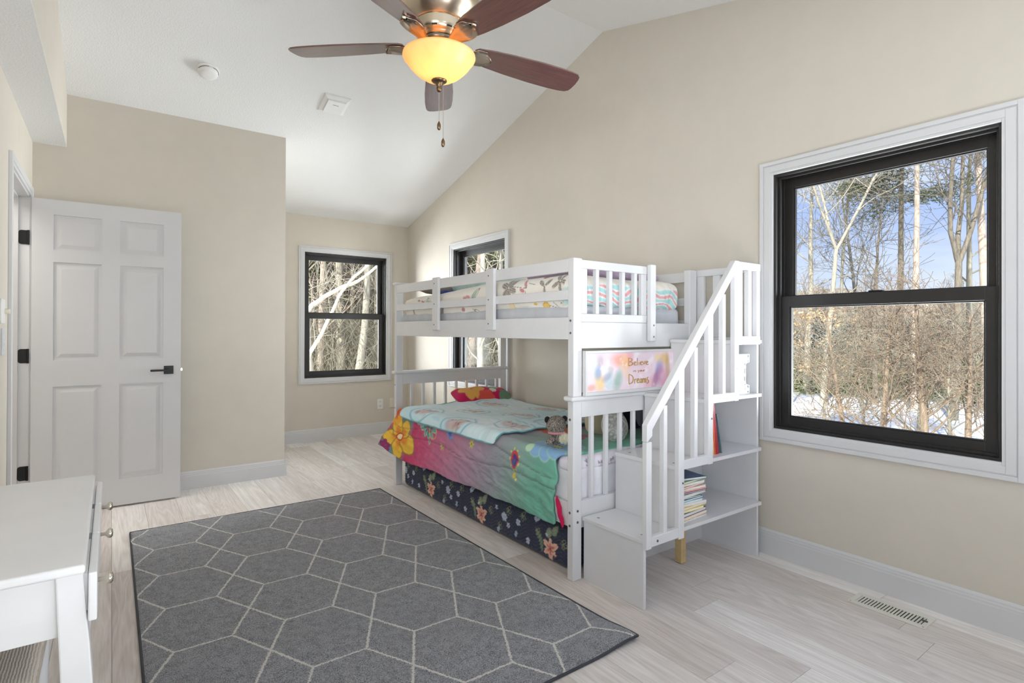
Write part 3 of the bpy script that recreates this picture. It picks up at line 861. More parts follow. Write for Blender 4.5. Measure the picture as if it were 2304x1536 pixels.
ZZ += 0.012 * np.exp(-((XX - 0.10) * 0.35 + (3.956 - YY) - 0.17) ** 2 / 0.0012) * np.exp(-np.maximum(0, XX - 0.1) / 0.22)
ZZ += 0.016 * np.exp(-((XX - 1.62) ** 2 + (YY - 1.47) ** 2) / 0.012)
P = np.stack([XX, YY, np.maximum(ZZ, 0.004)], -1)
RUGM = rug_mat()
rp = grid_mesh('pile', P, None, RUGM, rug)
at = rp.data.attributes.new('rug', 'FLOAT_VECTOR', 'POINT'); at.data.foreach_set('vector', np.stack([XX, YY, 0 * XX], -1).reshape(-1))
BIND = plain('rug_binding', (66, 68, 74), 0.85, 0.3, 400)
m = MB(); z = 0.006
loop = [P[0, j] for j in range(0, ny, 6)] + [P[i, -1] for i in range(0, nx, 6)] + [P[-1, j] for j in range(ny - 1, -1, -6)] + [P[i, 0] for i in range(nx - 1, -1, -6)]
m.tube([(p[0], p[1], max(0.005, p[2] - 0.002)) for p in loop] + [(loop[0][0], loop[0][1], 0.005)], 0.0052, 7, cap=False)
m.build('binding', BIND, rug, smooth=True)

# ------------------------------------------------------------------ white desk with turned-out legs
DESKW = plain('desk_white', (234, 234, 234), 0.3, 0.02, 40, var=0.01, coat=0.2)
desk = empty('writing_desk', (-0.23, 1.72, 0), 'white painted desk with curved legs and small nickel knobs', 'desk')
m = MB(); m.box(-0.424, -0.037, 1.318, 2.122, 0.742, 0.760); m.build('desk_top', DESKW, desk, bevel=0.006, seg=4)
m = MB(); m.box(-0.405, -0.078, 1.352, 1.366, 0.620, 0.742); m.box(-0.405, -0.078, 2.075, 2.090, 0.620, 0.742); m.box(-0.412, -0.398, 1.352, 2.09, 0.62, 0.742); m.box(-0.080, -0.066, 1.38, 2.07, 0.622, 0.636); m.box(-0.080, -0.066, 1.38, 2.07, 0.73, 0.742)
m.build('apron', DESKW, desk, bevel=0.001)
def desk_leg(x, y, sx, sy):
    m = MB(); segs = [(0.742, 0.0, 0.021), (0.66, 0.003, 0.022), (0.60, 0.006, 0.0235), (0.52, 0.009, 0.0245), (0.44, 0.008, 0.022), (0.34, 0.002, 0.016), (0.2, -0.004, 0.012), (0.08, 0.0, 0.012), (0.03, 0.006, 0.015), (0.0, 0.008, 0.014)]
    rows = []
    for z, off, h_ in segs:
        cx, cy = x + sx * off * 1.4, y + sy * off * 0.2
        rows.append([(cx - h_, cy - h_, z), (cx + h_, cy - h_, z), (cx + h_, cy + h_, z), (cx - h_, cy + h_, z)])
    v = [p for r_ in rows for p in r_]; n_ = len(rows)
    f = [(i * 4 + k, (i + 1) * 4 + k, (i + 1) * 4 + (k + 1) % 4, i * 4 + (k + 1) % 4) for i in range(n_ - 1) for k in range(4)] + [(0, 1, 2, 3), tuple(range(4 * n_ - 4, 4 * n_))[::-1]]
    m.add(v, f); o = m.build('leg', DESKW, desk, bevel=0.003); return o
desk_leg(-0.062, 1.362, 1, -1); desk_leg(-0.062, 2.078, 1, 1); desk_leg(-0.378, 1.362, -1, -1); desk_leg(-0.378, 2.078, -1, 1)
for k, (a, b) in enumerate(((1.330, 1.585), (1.592, 1.847), (1.854, 2.110))):
    m = MB(); m.box(-0.033, -0.019, a, b, 0.645, 0.738); fr = m.build('drawer', DESKW, desk, bevel=0.003)
    m = MB(); m.box(-0.30, -0.034, a + .02, b - .02, 0.660, 0.732); m.build('drawer_box', DESKW, fr)
    m = MB(); m.lathe([(0.0045, 0), (0.004, 0.010), (0.011, 0.015), (0.0125, 0.020), (0.009, 0.025), (0, 0.026)], (-0.019, (a + b) / 2 - (0.045 if k == 0 else 0), 0.692), 18, axis='X'); m.build('knob', CHROME, fr, smooth=True)

stool = empty('upholstered_stool', (-0.27, 1.74, 0), 'stool with a beige ribbed fabric seat tucked under the white desk', 'stool')
V, Fq = soft_box(-0.40, -0.125, 1.50, 1.98, 0.405, 0.475, 0.026, 0.012)
V[:, 2] += np.where(V[:, 2] > .45, 0.008 * (1 - ((V[:, 0] + .27) / .15) ** 2), 0)
k = Mt('ribbed_fabric'); v = k.coords(); wv_ = k.n('ShaderNodeTexWave', bands_direction='X'); wv_.inputs['Scale'].default_value = 55; wv_.inputs['Distortion'].default_value = 2.2; k.l(v, wv_.inputs['Vector'])
g = k.math('ADD', wv_.outputs['Fac'], k.noise(v, 300, 3)); k.l(k.ramp(g, [(0.3, (186, 170, 152)), (0.9, (226, 218, 206))]), k.b.inputs['Base Color']); k.set(Roughness=.95); k.bump(g, .5, .004)
np_mesh('seat_cushion', V, Fq, None, k.m, stool)
m = MB(); m.box(-0.395, -0.135, 1.51, 1.97, 0.365, 0.405); m.build('seat_frame', DESKW, stool, bevel=0.003)
for x in (-0.38, -0.15):
    for y in (1.53, 1.95):
        m = MB(); m.tube([(x, y, 0.37), (x, y, 0.2), (x, y, 0.0)], [0.019, 0.015, 0.012], 12); m.build('leg', DESKW, stool, smooth=True)

# ------------------------------------------------------------------ bunk bed
bed = empty('bunk_bed', (2.32, 2.98, 0), 'white wooden bunk bed with slatted guard rails', 'bunk bed')
BX0, BX1, BY0, BY1 = 1.797, 2.853, 1.960, 4.030
P0 = (BX0, BX0 + 0.056)
def post(x0, x1, y0, y1, z0, z1, **k): return bb('post', BEDW, bed, x0, x1, y0, y1, z0, z1, bevel=0.004, **k)
RP = (2.703, 2.768)      # upper front post beside the stair opening
fp = post(*P0, BY0, BY0 + .042, 0, 0.866); up = post(*P0, BY0, BY0 + .042, 0.887, 1.559)
post(2.79, BX1, BY0 + .0, BY0 + .042, 0, 0.866); ur = post(*RP, BY0, BY0 + .042, 0.887, 1.560)
bp_ = post(*P0, 3.990, BY1, 0, 0.866); post(2.79, 2.848, 3.990, BY1, 0, 0.866)
post(*P0, 3.990, BY1, 0.887, 1.566); post(2.79, 2.848, 3.990, BY1, 0.887, 1.566)
bb('rail_cap', BEDW, bed, BX0 - 0.020, 2.870, BY0 - 0.014, BY0 + 0.056, 0.864, 0.889, bevel=0.011, seg=4)
bb('rail_cap', BEDW, bed, BX0 - 0.020, 2.870, 3.976, BY1 + .014, 0.864, 0.889, bevel=0.011, seg=4)
bb('top_cap', BEDW, bed, BX0 - 0.014, 2.862, 3.976, BY1 + .014, 1.560, 1.578, bevel=0.006, seg=3)
def panel_end(y0, y1, zr):
    bb('end_rail', BEDW, bed, P0[1], 2.79, y0, y1, 0.783, 0.866); bb('end_rail', BEDW, bed, P0[1], 2.79, y0, y1, 0.245, zr)
    for k in range(9):
        x = 1.926 + 0.102 * k
        bb('baluster', BEDW, bed, x, x + 0.021, (y0 + y1) / 2 - .010, (y0 + y1) / 2 + .010, zr, 0.783, bevel=0.002)
panel_end(1.968, 1.996, 0.376); panel_end(3.994, 4.022, 0.376)
# lower side rails and platform slats
bb('side_rail', BEDW, bed, 1.800, 1.822, 2.002, 3.990, 0.255, 0.369); bb('side_rail', BEDW, bed, 2.826, 2.848, 2.002, 3.990, 0.255, 0.369)
for k in range(12):
    y = 2.06 + k * 0.165; bb('bed_slat', PINE, bed, 1.822, 2.826, y, y + .06, 0.262, 0.276, bevel=0.0015)
# upper bunk
bb('end_board', BEDW, bed, P0[1], RP[0], 1.968, 1.992, 1.119, 1.249)
bb('guard_base', BEDW, bed, P0[1], 2.333, 1.964, 1.990, 1.249, 1.290); bb('guard_top', BEDW, bed, P0[1], 2.333, 1.964, 1.990, 1.511, 1.553)
bb('guard_stile', BEDW, bed, P0[1], P0[1] + .040, 1.966, 1.988, 1.290, 1.511)
bb('guard_stile', BEDW, bed, 2.292, 2.333, 1.966, 1.988, 1.290, 1.511)
for x in (1.951, 2.046, 2.140, 2.233):
    bb('baluster', BEDW, bed, x, x + 0.022, 1.964, 1.988, 1.290, 1.511, bevel=0.002)
gp = bb('guard_post', BEDW, bed, 2.331, 2.375, 1.936, 1.962, 1.150, 1.562, bevel=0.004)
def screwY(x, z, y, parent, r_=0.0065):
    m = MB(); m.lathe([(r_, 0), (r_ * .9, -.002), (r_ * .45, -.0022), (r_ * .35, -.0005), (0, -.0005)], (x, y, z), 12, axis='Y'); m.build('screw', SCREW, parent)
def screwX(y, z, x, parent, r_=0.0065):
    m = MB(); m.lathe([(r_, 0), (r_ * .9, -.002), (r_ * .45, -.0022), (r_ * .35, -.0005), (0, -.0005)], (x, y, z), 12, axis='X'); m.build('screw', SCREW, parent)
WCAP = plain('white_cap', (246, 246, 246), 0.3)
for z in (1.236, 1.175): screwY(2.356, z, 1.936, gp, 0.005)
for z in (1.542, 1.423, 1.291, 1.238): 
    m = MB(); m.lathe([(0.0085, 0), (0.0075, -.003), (0, -.0034)], (1.815, BY0, z), 14, axis='Y'); m.build('screw_cap', WCAP, up)
for z in (1.255, 1.195): screwX(1.982, z, BX0, up, 0.006)
for z in (0.334, 0.280): screwY(1.826, z, BY0, fp)
for z in (0.775, 0.325, 0.262): screwX(1.984, z, BX0, fp)
for z in (0.30, 0.33, 0.60, 0.78): screwX(4.012, z, BX0, bp_, 0.0045)
# front long side guard of the upper bunk
bb('side_rail', BEDW, bed, 1.797, 1.819, 2.002, 3.990, 1.163, 1.272); bb('guard_rail', BEDW, bed, 1.797, 1.817, 2.002, 3.990, 1.493, 1.557)
bb('guard_rail', BEDW, bed, 1.797, 1.817, 2.002, 3.990, 1.357, 1.405)
for y in (3.285, 2.618):
    s_ = bb('guard_slat', BEDW, bed, 1.777, 1.797, y, y + 0.082, 1.208, 1.566, bevel=0.003)
    for z in (1.525, 1.385, 1.245): screwX(y + .052, z, 1.777, s_, 0.0045)
# wall side of the upper bunk
bb('side_rail', BEDW, bed, 2.826, 2.848, 2.002, 3.990, 1.163, 1.272); bb('guard_rail', BEDW, bed, 2.800, 2.822, 2.03, 3.990, 1.500, 1.560)
bb('guard_rail', BEDW, bed, 2.800, 2.822, 2.03, 3.990, 1.357, 1.405)
for k in range(12):
    y = 2.06 + k * 0.165; bb('bed_slat', PINE, bed, 1.822, 2.826, y, y + .06, 1.175, 1.189, bevel=0.0015)
m = MB(); m.lathe([(0.010, 0), (0.010, -.006), (0, -.007)], (2.69, 2.06, 1.262), 14, axis='Y'); m.build('bolt', BLACKM, bed)

# ------------------------------------------------------------------ stair unit with shelves
st = empty('bunk_staircase', (2.32, 1.76, 0), 'white stair unit with open shelves and a slatted handrail at the bed end', 'stairs')
SX = [1.862, 2.083, 2.305, 2.525, 2.795]; SZ = [0.303, 0.590, 0.877, 1.160]; Y0, Y1 = 1.583, 1.955
for k in range(4):
    z0 = 0 if k == 0 else SZ[k - 1]
    ri = bb('riser', BEDW, st, SX[k], SX[k] + .016, Y0 + (0 if k == 0 else 0.002), Y1, z0, SZ[k] - .018, bevel=0.0015)
    tr = bb('tread', BEDW, st, SX[k] - .008, 2.795, Y0 - .006, Y1, SZ[k] - .018, SZ[k], bevel=0.002)
    if k < 3:
        for y in (1.90, 1.63):
            m = MB(); m.lathe([(0.007, 0), (0.006, 0.0006), (0, 0.0007)], (SX[k] + .045, y, SZ[k]), 12); m.build('screw', SCREW, tr)
    bb('back_panel', BEDW, st, SX[k] + .016, 2.797, Y1 - .012, Y1 - 0.002, z0, SZ[k] - .018, bevel=0.001)
bb('side_panel', BEDW, st, 2.797, 2.815, 1.606, 1.975, 0, 1.142, bevel=0.0015)
m = MB(); m.box(2.386, 2.426, 1.780, 1.820, 0.004, 0.285); lg = m.build('support_leg', PINE, st, bevel=0.002, label='unpainted pine support leg')
m = MB(); m.lathe([(0.012, 0), (0.012, 0.005)], (2.406, 1.80, 0), 14); m.build('foot_pad', DARK, lg)
# handrail of square posts, stepped base rails and one sloping rail
h0, h1 = 1.553, 1.579
bb('newel_post', BEDW, st, 1.846, 1.880, h0, h1, 0.270, 0.7295, bevel=0.003)
bb('newel_post', BEDW, st, 2.065, 2.104, h0, h1, 0.268, 1.042, bevel=0.003)
bb('newel_post', BEDW, st, 2.286, 2.324, h0, h1, 0.574, 1.300, bevel=0.003)
bb('newel_post', BEDW, st, 2.504, 2.541, h0, h1, 0.858, 1.556, bevel=0.003)
for (a, b, z) in ((1.880, 2.065, 0.277), (2.104, 2.286, 0.577), (2.324, 2.504, 0.860), (2.541, 2.738, 1.138)):
    bb('base_rail', BEDW, st, a, b, h0, h1, z, z + 0.043, bevel=0.003)
screwY(1.917, 0.297, h0, st, 0.006); screwY(2.092, 0.518, h0, st, 0.005); screwY(2.312, 0.79, h0, st, 0.005); screwY(2.524, 1.02, h0, st, 0.005)
m = MB(); sl_ = (1.558 - 0.803) / (2.506 - 1.846); t = 0.062
poly = [(1.846, 0.730), (1.846, 0.803), (2.506, 1.558), (2.541, 1.558), (2.541, 1.500), (2.506, 1.497), (1.881, 0.782), (1.881, 0.755)]
m.prism(poly, 'Y', h0 - 0.002, h1 + 0.002); m.build('sloping_rail', BEDW, st, bevel=0.003)
for (x, z0) in ((1.960, 0.318), (2.180, 0.618), (2.404, 0.901)):
    bb('baluster', BEDW, st, x, x + .024, h0 + .001, h1, z0, 0.803 + sl_ * (x - 1.846) - .055, bevel=0.002)
bb('top_rail', BEDW, st, 2.541, 2.738, h0, h1, 1.518, 1.556, bevel=0.003)
for x in (2.545, 2.628, 2.706): bb('baluster', BEDW, st, x, x + .030, h0 + .001, h1, 1.180, 1.519, bevel=0.002)
# guard along the wall at the top landing
bb('top_rail', BEDW, st, 2.790, 2.812, 1.60, 1.985, 1.524, 1.563, bevel=0.003); bb('base_rail', BEDW, st, 2.790, 2.812, 1.60, 1.985, 1.142, 1.172, bevel=0.003)
for y in (1.93, 1.825, 1.715, 1.61): bb('baluster', BEDW, st, 2.790, 2.812, y, y + .045, 1.172, 1.524, bevel=0.002)

# ------------------------------------------------------------------ mattresses
SHEETG = cloth('grey_sheet', False, (196, 198, 204), bs=420, bump=.15, big=1.2, bigs=7)
V, Fq = soft_box(1.832, 2.695, 2.020, 3.980, 1.190, 1.340, 0.032, 0.02)
o = np_mesh('upper_mattress', V, Fq, None, SHEETG); tag(o, 'upper bunk mattress in a plain grey fitted sheet', 'mattress')
SHEETW = cloth('white_sheet', False, (232, 231, 236), bs=300, bump=.2, big=2.5, bigs=6)
V, Fq = soft_box(1.828, 2.820, 2.006, 3.985, 0.278, 0.545, 0.045, 0.016)
V[:, 1] += np.where(V[:, 1] < 2.1, 0.006 * wob(V[:, 0], V[:, 1], V[:, 2], 9, 3), 0)
o = np_mesh('lower_mattress', V, Fq, None, SHEETW); tag(o, 'lower bunk mattress under shiny white bedding', 'mattress')

# trundle mattress with navy floral quilt
V, Fq = soft_box(1.853, 2.780, 2.050, 3.960, 0.004, 0.205, 0.030, 0.0052)
u, v = V[:, 1].copy(), V[:, 2].copy() + np.maximum(0, V[:, 0] - 1.885) * 1.0
C = np.tile(s2l((58, 62, 80)), (len(V), 1))
wy = np.sin((v + 0.016 * np.sin(u * 44)) * 2 * math.pi / 0.020)
lay(C, (wy > 0.93) * 1.0, (86, 90, 106), .7)
for c0 in (1.535, 2.195, 2.855, 3.515, 4.175):
    for a_ in (0.055, 0.085, 0.115): lay(C, ell(u, v, c0 + .055 + a_ * .35, .075 + (a_ - .05) * .6, .042, .012, 1.9 - a_ * 9, .4), (120, 140, 118))
    flower(C, u, v, c0, 0.070, 0.062, 6, (232, 188, 168), rot=0.5, wide=.27, tip=(188, 90, 84), rlen=[1, .85, 1.05, .8, 1, .9])
    lay(C, ell(u, v, c0, .07, .007, .007, 0, .5), (150, 60, 60))
    for (du, dv) in ((.012, .150), (-.035, .172)): lay(C, ell(u, v, c0 + du, dv, .020, .030, 0.5, .3), (150, 162, 136)); lay(C, ring(u, v, c0 + du, dv, .012, .02, .2, .5), (96, 112, 90), .6)
    lay(C, ell(u, v, c0 + .03, .135, .010, .010, 0, .4), (196, 204, 198))
    for (du, dv, s) in ((-.245, .125, 1.0), (-.285, .085, .62), (.19, .055, .62), (-.165, .16, .5), (.28, .13, .75), (.12, .20, .8), (-.34, .235, 1.), (.02, .26, 1.)):
        flower(C, u, v, c0 + du, dv, 0.027 * s, 5, (186, 196, 216), rot=du * 9, wide=.5); lay(C, ell(u, v, c0 + du, dv, .004, .004), (110, 120, 150))
    for (du, dv) in ((-.20, .060), (-.105, .125), (.235, .175), (.10, .125), (-.29, .17)):
        for k in range(4): lay(C, ring(u, v, c0 + du + .012 * math.cos(k * 1.7), dv + .014 * math.sin(k * 1.7), .009, .013, .28, k), (158, 164, 130), .85)
    for (du, dv) in ((-.185, .035), (.30, .06)):
        lay(C, ell(u, v, c0 + du, dv, .012, .020, .4, .3), (160, 178, 206))
n0 = V.copy(); 
V[:, 0] -= np.where(V[:, 0] < 1.87, 0.0035 * wy, 0) * (V[:, 2] > .03) * (V[:, 2] < .18)
V[:, 2] += np.where(V[:, 2] > .19, 0.004 * wob(V[:, 0], V[:, 1], 0, 7, 8), 0)
o = np_mesh('trundle_mattress', V, Fq, C, cloth('navy_quilt', bs=500, bump=.2)); tag(o, 'navy quilted floor mattress with peach flowers stored under the bed', 'mattress')

# ------------------------------------------------------------------ comforter on the lower bunk
LA = 0.05 * math.pi / 2
def surf(Y, t, off=0.0, wave=1.0):
    zt = 0.600 + 0.012 * wob(t * 1.0, Y, 0, 3.2, 11) * np.clip(-t * 6, 0, 1) + 0.004 * wob(t * 2.2, Y * .8, 0, 9, 12) * wave
    th = np.clip(t / 0.05, 0, math.pi / 2); d = np.maximum(0, t - LA)
    X = np.where(t < 0, 1.845 - t, 1.845 - (0.05 + off) * np.sin(th))
    Z = zt + off * np.cos(th) - 0.05 * (1 - np.cos(th)) - d
    far = np.clip((Y - 3.62) / 0.38, 0, 1)
    flare = 0.035 + 0.42 * far ** 1.6
    g = np.clip(d / .08, 0, 1)
    fold = (0.010 * wob(Y * 1.6, d * .9, 0, 5, 21) + 0.006 * wob(Y * 1.1 + d * 1.2, d * 2.2, 0, 14, 22) + 0.003 * wob(Y, d, 0, 40, 23)) * wave
    X = X - flare * d - (fold * g + 0.004 * g) 
    Z = Z + 0.75 * far ** 2 * d * 0.42
    return np.stack([X - off * 0, Y, Z], -1)
nt_, ny_ = 250, 400
t = np.linspace(-0.905, 0.385, nt_); s = np.linspace(0, 1, ny_)
Tt, S = np.meshgrid(t, s, indexing='ij')
yn = 2.030 + 0.060 * np.clip((Tt + 0.03) / 0.10, 0, 1) + 0.010 * np.sin(Tt * 30) * (Tt > 0)
yf = 3.970 + 0.03 * np.clip(Tt / .3, 0, 1)
Yc = yn + S * (yf - yn)
hem = 0.012 * wob(Yc, 0 * Yc, 0, 3.0, 31) - .01 * np.sin(Yc * 3)
P = surf(Yc, Tt + np.clip((Tt - .2) / .185, 0, 1) * hem)
u, v = Yc, Tt
mound = 0.075 * np.exp(-((P[..., 0] - 2.56) ** 2 / .035 + (P[..., 1] - 3.93) ** 2 / .016))
P[..., 2] += mound
seamd = np.minimum(np.abs(v - 0.205 - 0.012 * np.sin(u * 7)), np.abs(v - 0.105 - 0.06 * np.sin(u * 3.4 + .8)) + (v < .02) * 1)
P[..., 0] += 0.006 * np.exp(-(seamd / .008) ** 2) * (v > 0.03)
C = np.zeros(P.shape)
yy = u - 0.35 * np.clip(v - .1, -.1, .3) * (u > 2.2)
st_ = [(2.03, (98, 164, 142)), (2.22, (96, 156, 136)), (2.38, (120, 150, 142)), (2.58, (136, 138, 144)), (2.78, (154, 130, 148)), (3.02, (172, 118, 144)), (3.28, (184, 92, 130)), (3.48, (190, 62, 110)), (3.66, (182, 40, 90)), (3.72, (86, 132, 138)), (3.84, (88, 128, 134)), (3.90, (84, 124, 130)), (3.95, (190, 60, 92)), (4.1, (196, 60, 88))]
for c in range(3): C[..., c] = np.interp(yy + .012 * wob(u, v, 0, 12, 40), [a for a, _ in st_], [float(s2l(b)[c]) for _, b in st_])
C[:] = C * 1.18 + 0.035

# printed motifs
flower(C, u, v, 3.445, 0.095, 0.115, 9, (126, 176, 170), rot=.2, wide=.17, edge=(214, 226, 160), tip=(58, 96, 140), rlen=[1, .8])
lay(C, ring(u, v, 3.43, .10, .035, .03, .3), (214, 70, 60)); lay(C, ring(u, v, 3.38, .12, .055, .05, .12), (222, 206, 96), .8)
flower(C, u, v, 3.56, 0.02, 0.085, 7, (134, 188, 178), wide=.4, edge=(190, 214, 190))
flower(C, u, v, 3.835, 0.235, 0.165, 5, (240, 196, 74), rot=.35, wide=.36, edge=(150, 120, 60), tip=(226, 130, 54), rlen=[1, .92, 1.08, .9])
lay(C, ell(u, v, 3.835, .235, .036, .030), (206, 66, 36)); lay(C, ell(u, v, 3.835, .235, .024, .020), (246, 226, 180))
flower(C, u, v, 3.97, 0.05, 0.13, 6, (236, 170, 60), rot=0, wide=.45, tip=(206, 70, 50)); flower(C, u, v, 3.95, 0.36, 0.05, 5, (150, 60, 110), wide=.4)
for cu, cv, R_ in ((3.28, .045, .020), (3.25, .20, .018), (2.87, .115, .020), (2.62, .03, .012)):
    flower(C, u, v, cu, cv, R_ * 1.5, 6, (206, 208, 96), wide=.2); lay(C, ell(u, v, cu, cv, R_ * .35, R_ * .35), (170, 110, 90))
flower(C, u, v, 3.14, .100, .046, 5, (130, 152, 206), wide=.4, tip=(92, 96, 168)); lay(C, ell(u, v, 3.16, .055, .02, .014, .5), (70, 50, 90))
lay(C, ell(u, v, 2.425, .130, .036, .052), (206, 70, 70)); lay(C, ell(u, v, 2.425, .135, .024, .036), (96, 64, 140)); lay(C, ell(u, v, 2.43, .15, .010, .016), (60, 110, 160))
for k in range(9):
    a = k * .7; lay(C, ell(u, v, 2.425 + .046 * math.cos(a), .13 + .062 * math.sin(a), .007, .007), (222, 210, 96))
lay(C, ell(u, v, 2.42, .215, .014, .014), (216, 190, 76)); lay(C, ell(u, v, 2.40, .235, .008, .008), (230, 214, 110))
flower(C, u, v, 2.19, -.05, 0.150, 8, (136, 178, 216), rot=.1, wide=.36, edge=(166, 206, 196), tip=(110, 156, 206), rlen=[1, 1, .9])
flower(C, u, v, 2.29, .02, .06, 1, (190, 222, 186), rot=.5, wide=.5)
lay(C, ell(u, v, 2.19, -.05, .05, .030), (40, 56, 96)); lay(C, ell(u, v, 2.19, -.05, .034, .020), (196, 206, 140))
for k in range(12): lay(C, ell(u, v, 2.19 + .043 * math.cos(k * .524), -.05 + .026 * math.sin(k * .524), .006, .005), (210, 214, 150))
flower(C, u, v, 2.55, -.35, .14, 6, (206, 90, 60), wide=.4, tip=(230, 150, 70)); flower(C, u, v, 2.35, -.30, .09, 6, (160, 90, 110), wide=.4)
lay(C, (np.abs(u - 2.0) < 0) * 1.0, (0, 0, 0))
rgh = np.random.default_rng(9)
for k in range(46):   # far strip, wall side and the pillow mound
    cu, cv = rgh.uniform(3.75, 4.02), rgh.uniform(-.92, -.02); col = [(236, 186, 60), (206, 40, 88), (70, 130, 130), (230, 120, 60), (120, 170, 120), (190, 40, 90)][k % 6]
    flower(C, u, v, cu, cv, rgh.uniform(.05, .11), 5, col, rot=rgh.uniform(0, 3), wide=.45)
for k in range(30):
    cu, cv = rgh.uniform(2.1, 3.8), rgh.uniform(-.92, -.80); flower(C, u, v, cu, cv, rgh.uniform(.03, .07), 5, [(90, 140, 120), (206, 60, 90), (220, 190, 90), (80, 110, 130)][k % 4], wide=.45)
lay(C, (seamd < .0022) * (v > .03) * 1.0, (110, 70, 92), .45)
comf = grid_mesh('comforter', P, C, cloth('printed_comforter', bs=420, bump=.35, big=2.0, bigs=22), thick=0.014)
tag(comf, 'colourful flowered comforter fading from magenta to green, hanging over the lower bunk', 'comforter')
# the comforter underside piping turned out at its corner
m = MB(); pts = [surf(np.array(2.084 - .006 * k), np.array(0.245 + 0.017 * k)) + np.array([0.006, -.008 - .0015 * k, 0]) for k in range(9)]
m.tube(pts, [0.004, .009, .012, .013, .012, .012, .012, .010, .004], 10); m.build('lining_edge', cloth('magenta_lining', False, (190, 24, 76)), comf, smooth=True, label='magenta lining showing at the hem')

# ------------------------------------------------------------------ light blue throw blanket
nb1, nb2 = 210, 260
t = np.linspace(-0.895, 0.082, nb1); s = np.linspace(0, 1, nb2)
Tt, S = np.meshgrid(t, s, indexing='ij')
yn = 2.585 + 0.016 * np.sin(Tt * 9) - .10 * np.clip((-Tt - .25) / .5, 0, 1)
yf = 3.865 + 0.02 * np.sin(Tt * 7) + .015
# rounded corners
rc = 0.05
dc = np.clip(1 - (t[-1] - Tt) / rc, 0, 1); cut = rc * (1 - np.sqrt(np.clip(1 - dc ** 2, 0, 1)))
Yb = (yn + cut) + S * ((yf - cut) - (yn + cut))
P = surf(Yb, Tt, 0.0); Pn = 0.021
th = np.clip(Tt / .05, 0, math.pi / 2)
wr = 0.006 * wob(P[..., 0] * 1.0, Yb * 2.6, 0, 8, 51) * np.exp(-((Yb - 2.75) / .35) ** 2) + 0.0025 * wob(P[..., 0], Yb, 0, 12, 52)
P[..., 0] -= (Pn + wr) * np.sin(th); P[..., 2] += (Pn + wr) * np.cos(th)
P[..., 2] += 0.075 * np.exp(-((P[..., 0] - 2.56) ** 2 / .035 + (P[..., 1] - 3.93) ** 2 / .016))
u, v = Yb, Tt
C = np.zeros(P.shape); base = np.clip(.5 + .5 * wob(u * .8, v * .8, 0, 4.5, 61), 0, 1)
for c in range(3): C[..., c] = s2l((190, 228, 238))[c] * base + s2l((228, 244, 248))[c] * (1 - base)
lay(C, np.clip(wob(u * .7, v * 3, 0, 11, 62) * 2 - 1.6, 0, 1), (140, 206, 222), .6)
for i, (cu, cv) in enumerate([(3.60, -.02), (3.10, .02), (2.72, -.16), (3.42, -.30), (3.00, -.42), (3.62, -.60), (3.12, -.75), (2.68, -.62), (2.62, -.40)]):
    su = .15; sv = .10
    lay(C, ring(u, v, cu, cv, su, sv, .10, .1), (96, 178, 200), .85)
    lay(C, ell(u, v, cu - .035, cv, .065, .050, .3, .5), (206, 172, 162), .9); lay(C, ell(u, v, cu + .05, cv + .012, .055, .042, -.2, .5), (196, 180, 190), .9)
    lay(C, np.clip(wob(u * 2, v * 2, 0, 16, 70 + i) * 2 - .5, 0, 1) * ell(u, v, cu, cv, .12, .07, 0, .5), (150, 104, 104), .6)
    lay(C, ell(u, v, cu - .03, cv - .035, .07, .012, .1, .6), (96, 108, 148), .7)
    for q_ in range(14):
        a_ = q_ * 2.4; lay(C, ell(u, v, cu + .075 * math.cos(a_) * (q_ / 14) ** .5, cv + .045 * math.sin(a_) * (q_ / 14) ** .5, .014, .006, a_, .5), [(232, 206, 196), (140, 92, 88), (176, 150, 176), (226, 196, 140)][q_ % 4], .75)
eb = np.minimum(np.minimum((u - yn), (yf - u)), np.minimum(v - t[0], t[-1] - v))
lay(C, (eb < .009) * 1.0, (94, 172, 184))
blan = grid_mesh('throw_blanket', P, C, cloth('fleece_print', bs=300, bump=.3, sheen=.5, big=1.0, bigs=30), thick=0.006)
tag(blan, 'light blue fleece throw with oval prints spread over the comforter', 'blanket')

# folded white sheet at the foot of the lower mattress
V, Fq = soft_box(1.822, 2.80, 2.003, 2.115, 0.500, 0.582, 0.034, 0.009)
V[:, 2] += 0.006 * wob(V[:, 0], V[:, 1], V[:, 2], 6, 81); V[:, 1] += 0.006 * wob(V[:, 0], V[:, 1], V[:, 2], 8, 82) * (V[:, 1] < 2.06)
C = np.tile(s2l((232, 226, 236)), (len(V), 1)); u, v = V[:, 0], V[:, 2]
for k in range(12):
    cu = 1.845 + .083 * k; cv = .545 + .012 * math.sin(k * 2); lay(C, ell(u, v, cu, cv, .009, .009), (112, 112, 122), .8); lay(C, ell(u, v, cu + .018, cv + .005, .005, .008), (90, 90, 100), .8); lay(C, ell(u, v, cu + .007, cv - .022, .014, .0025, .4), (120, 120, 130), .8)
o = np_mesh('folded_sheet', V, Fq, C, cloth('dotted_sheet', bs=400, bump=.2)); tag(o, 'white folded sheet with small grey marks at the lower bunk end', 'sheet')

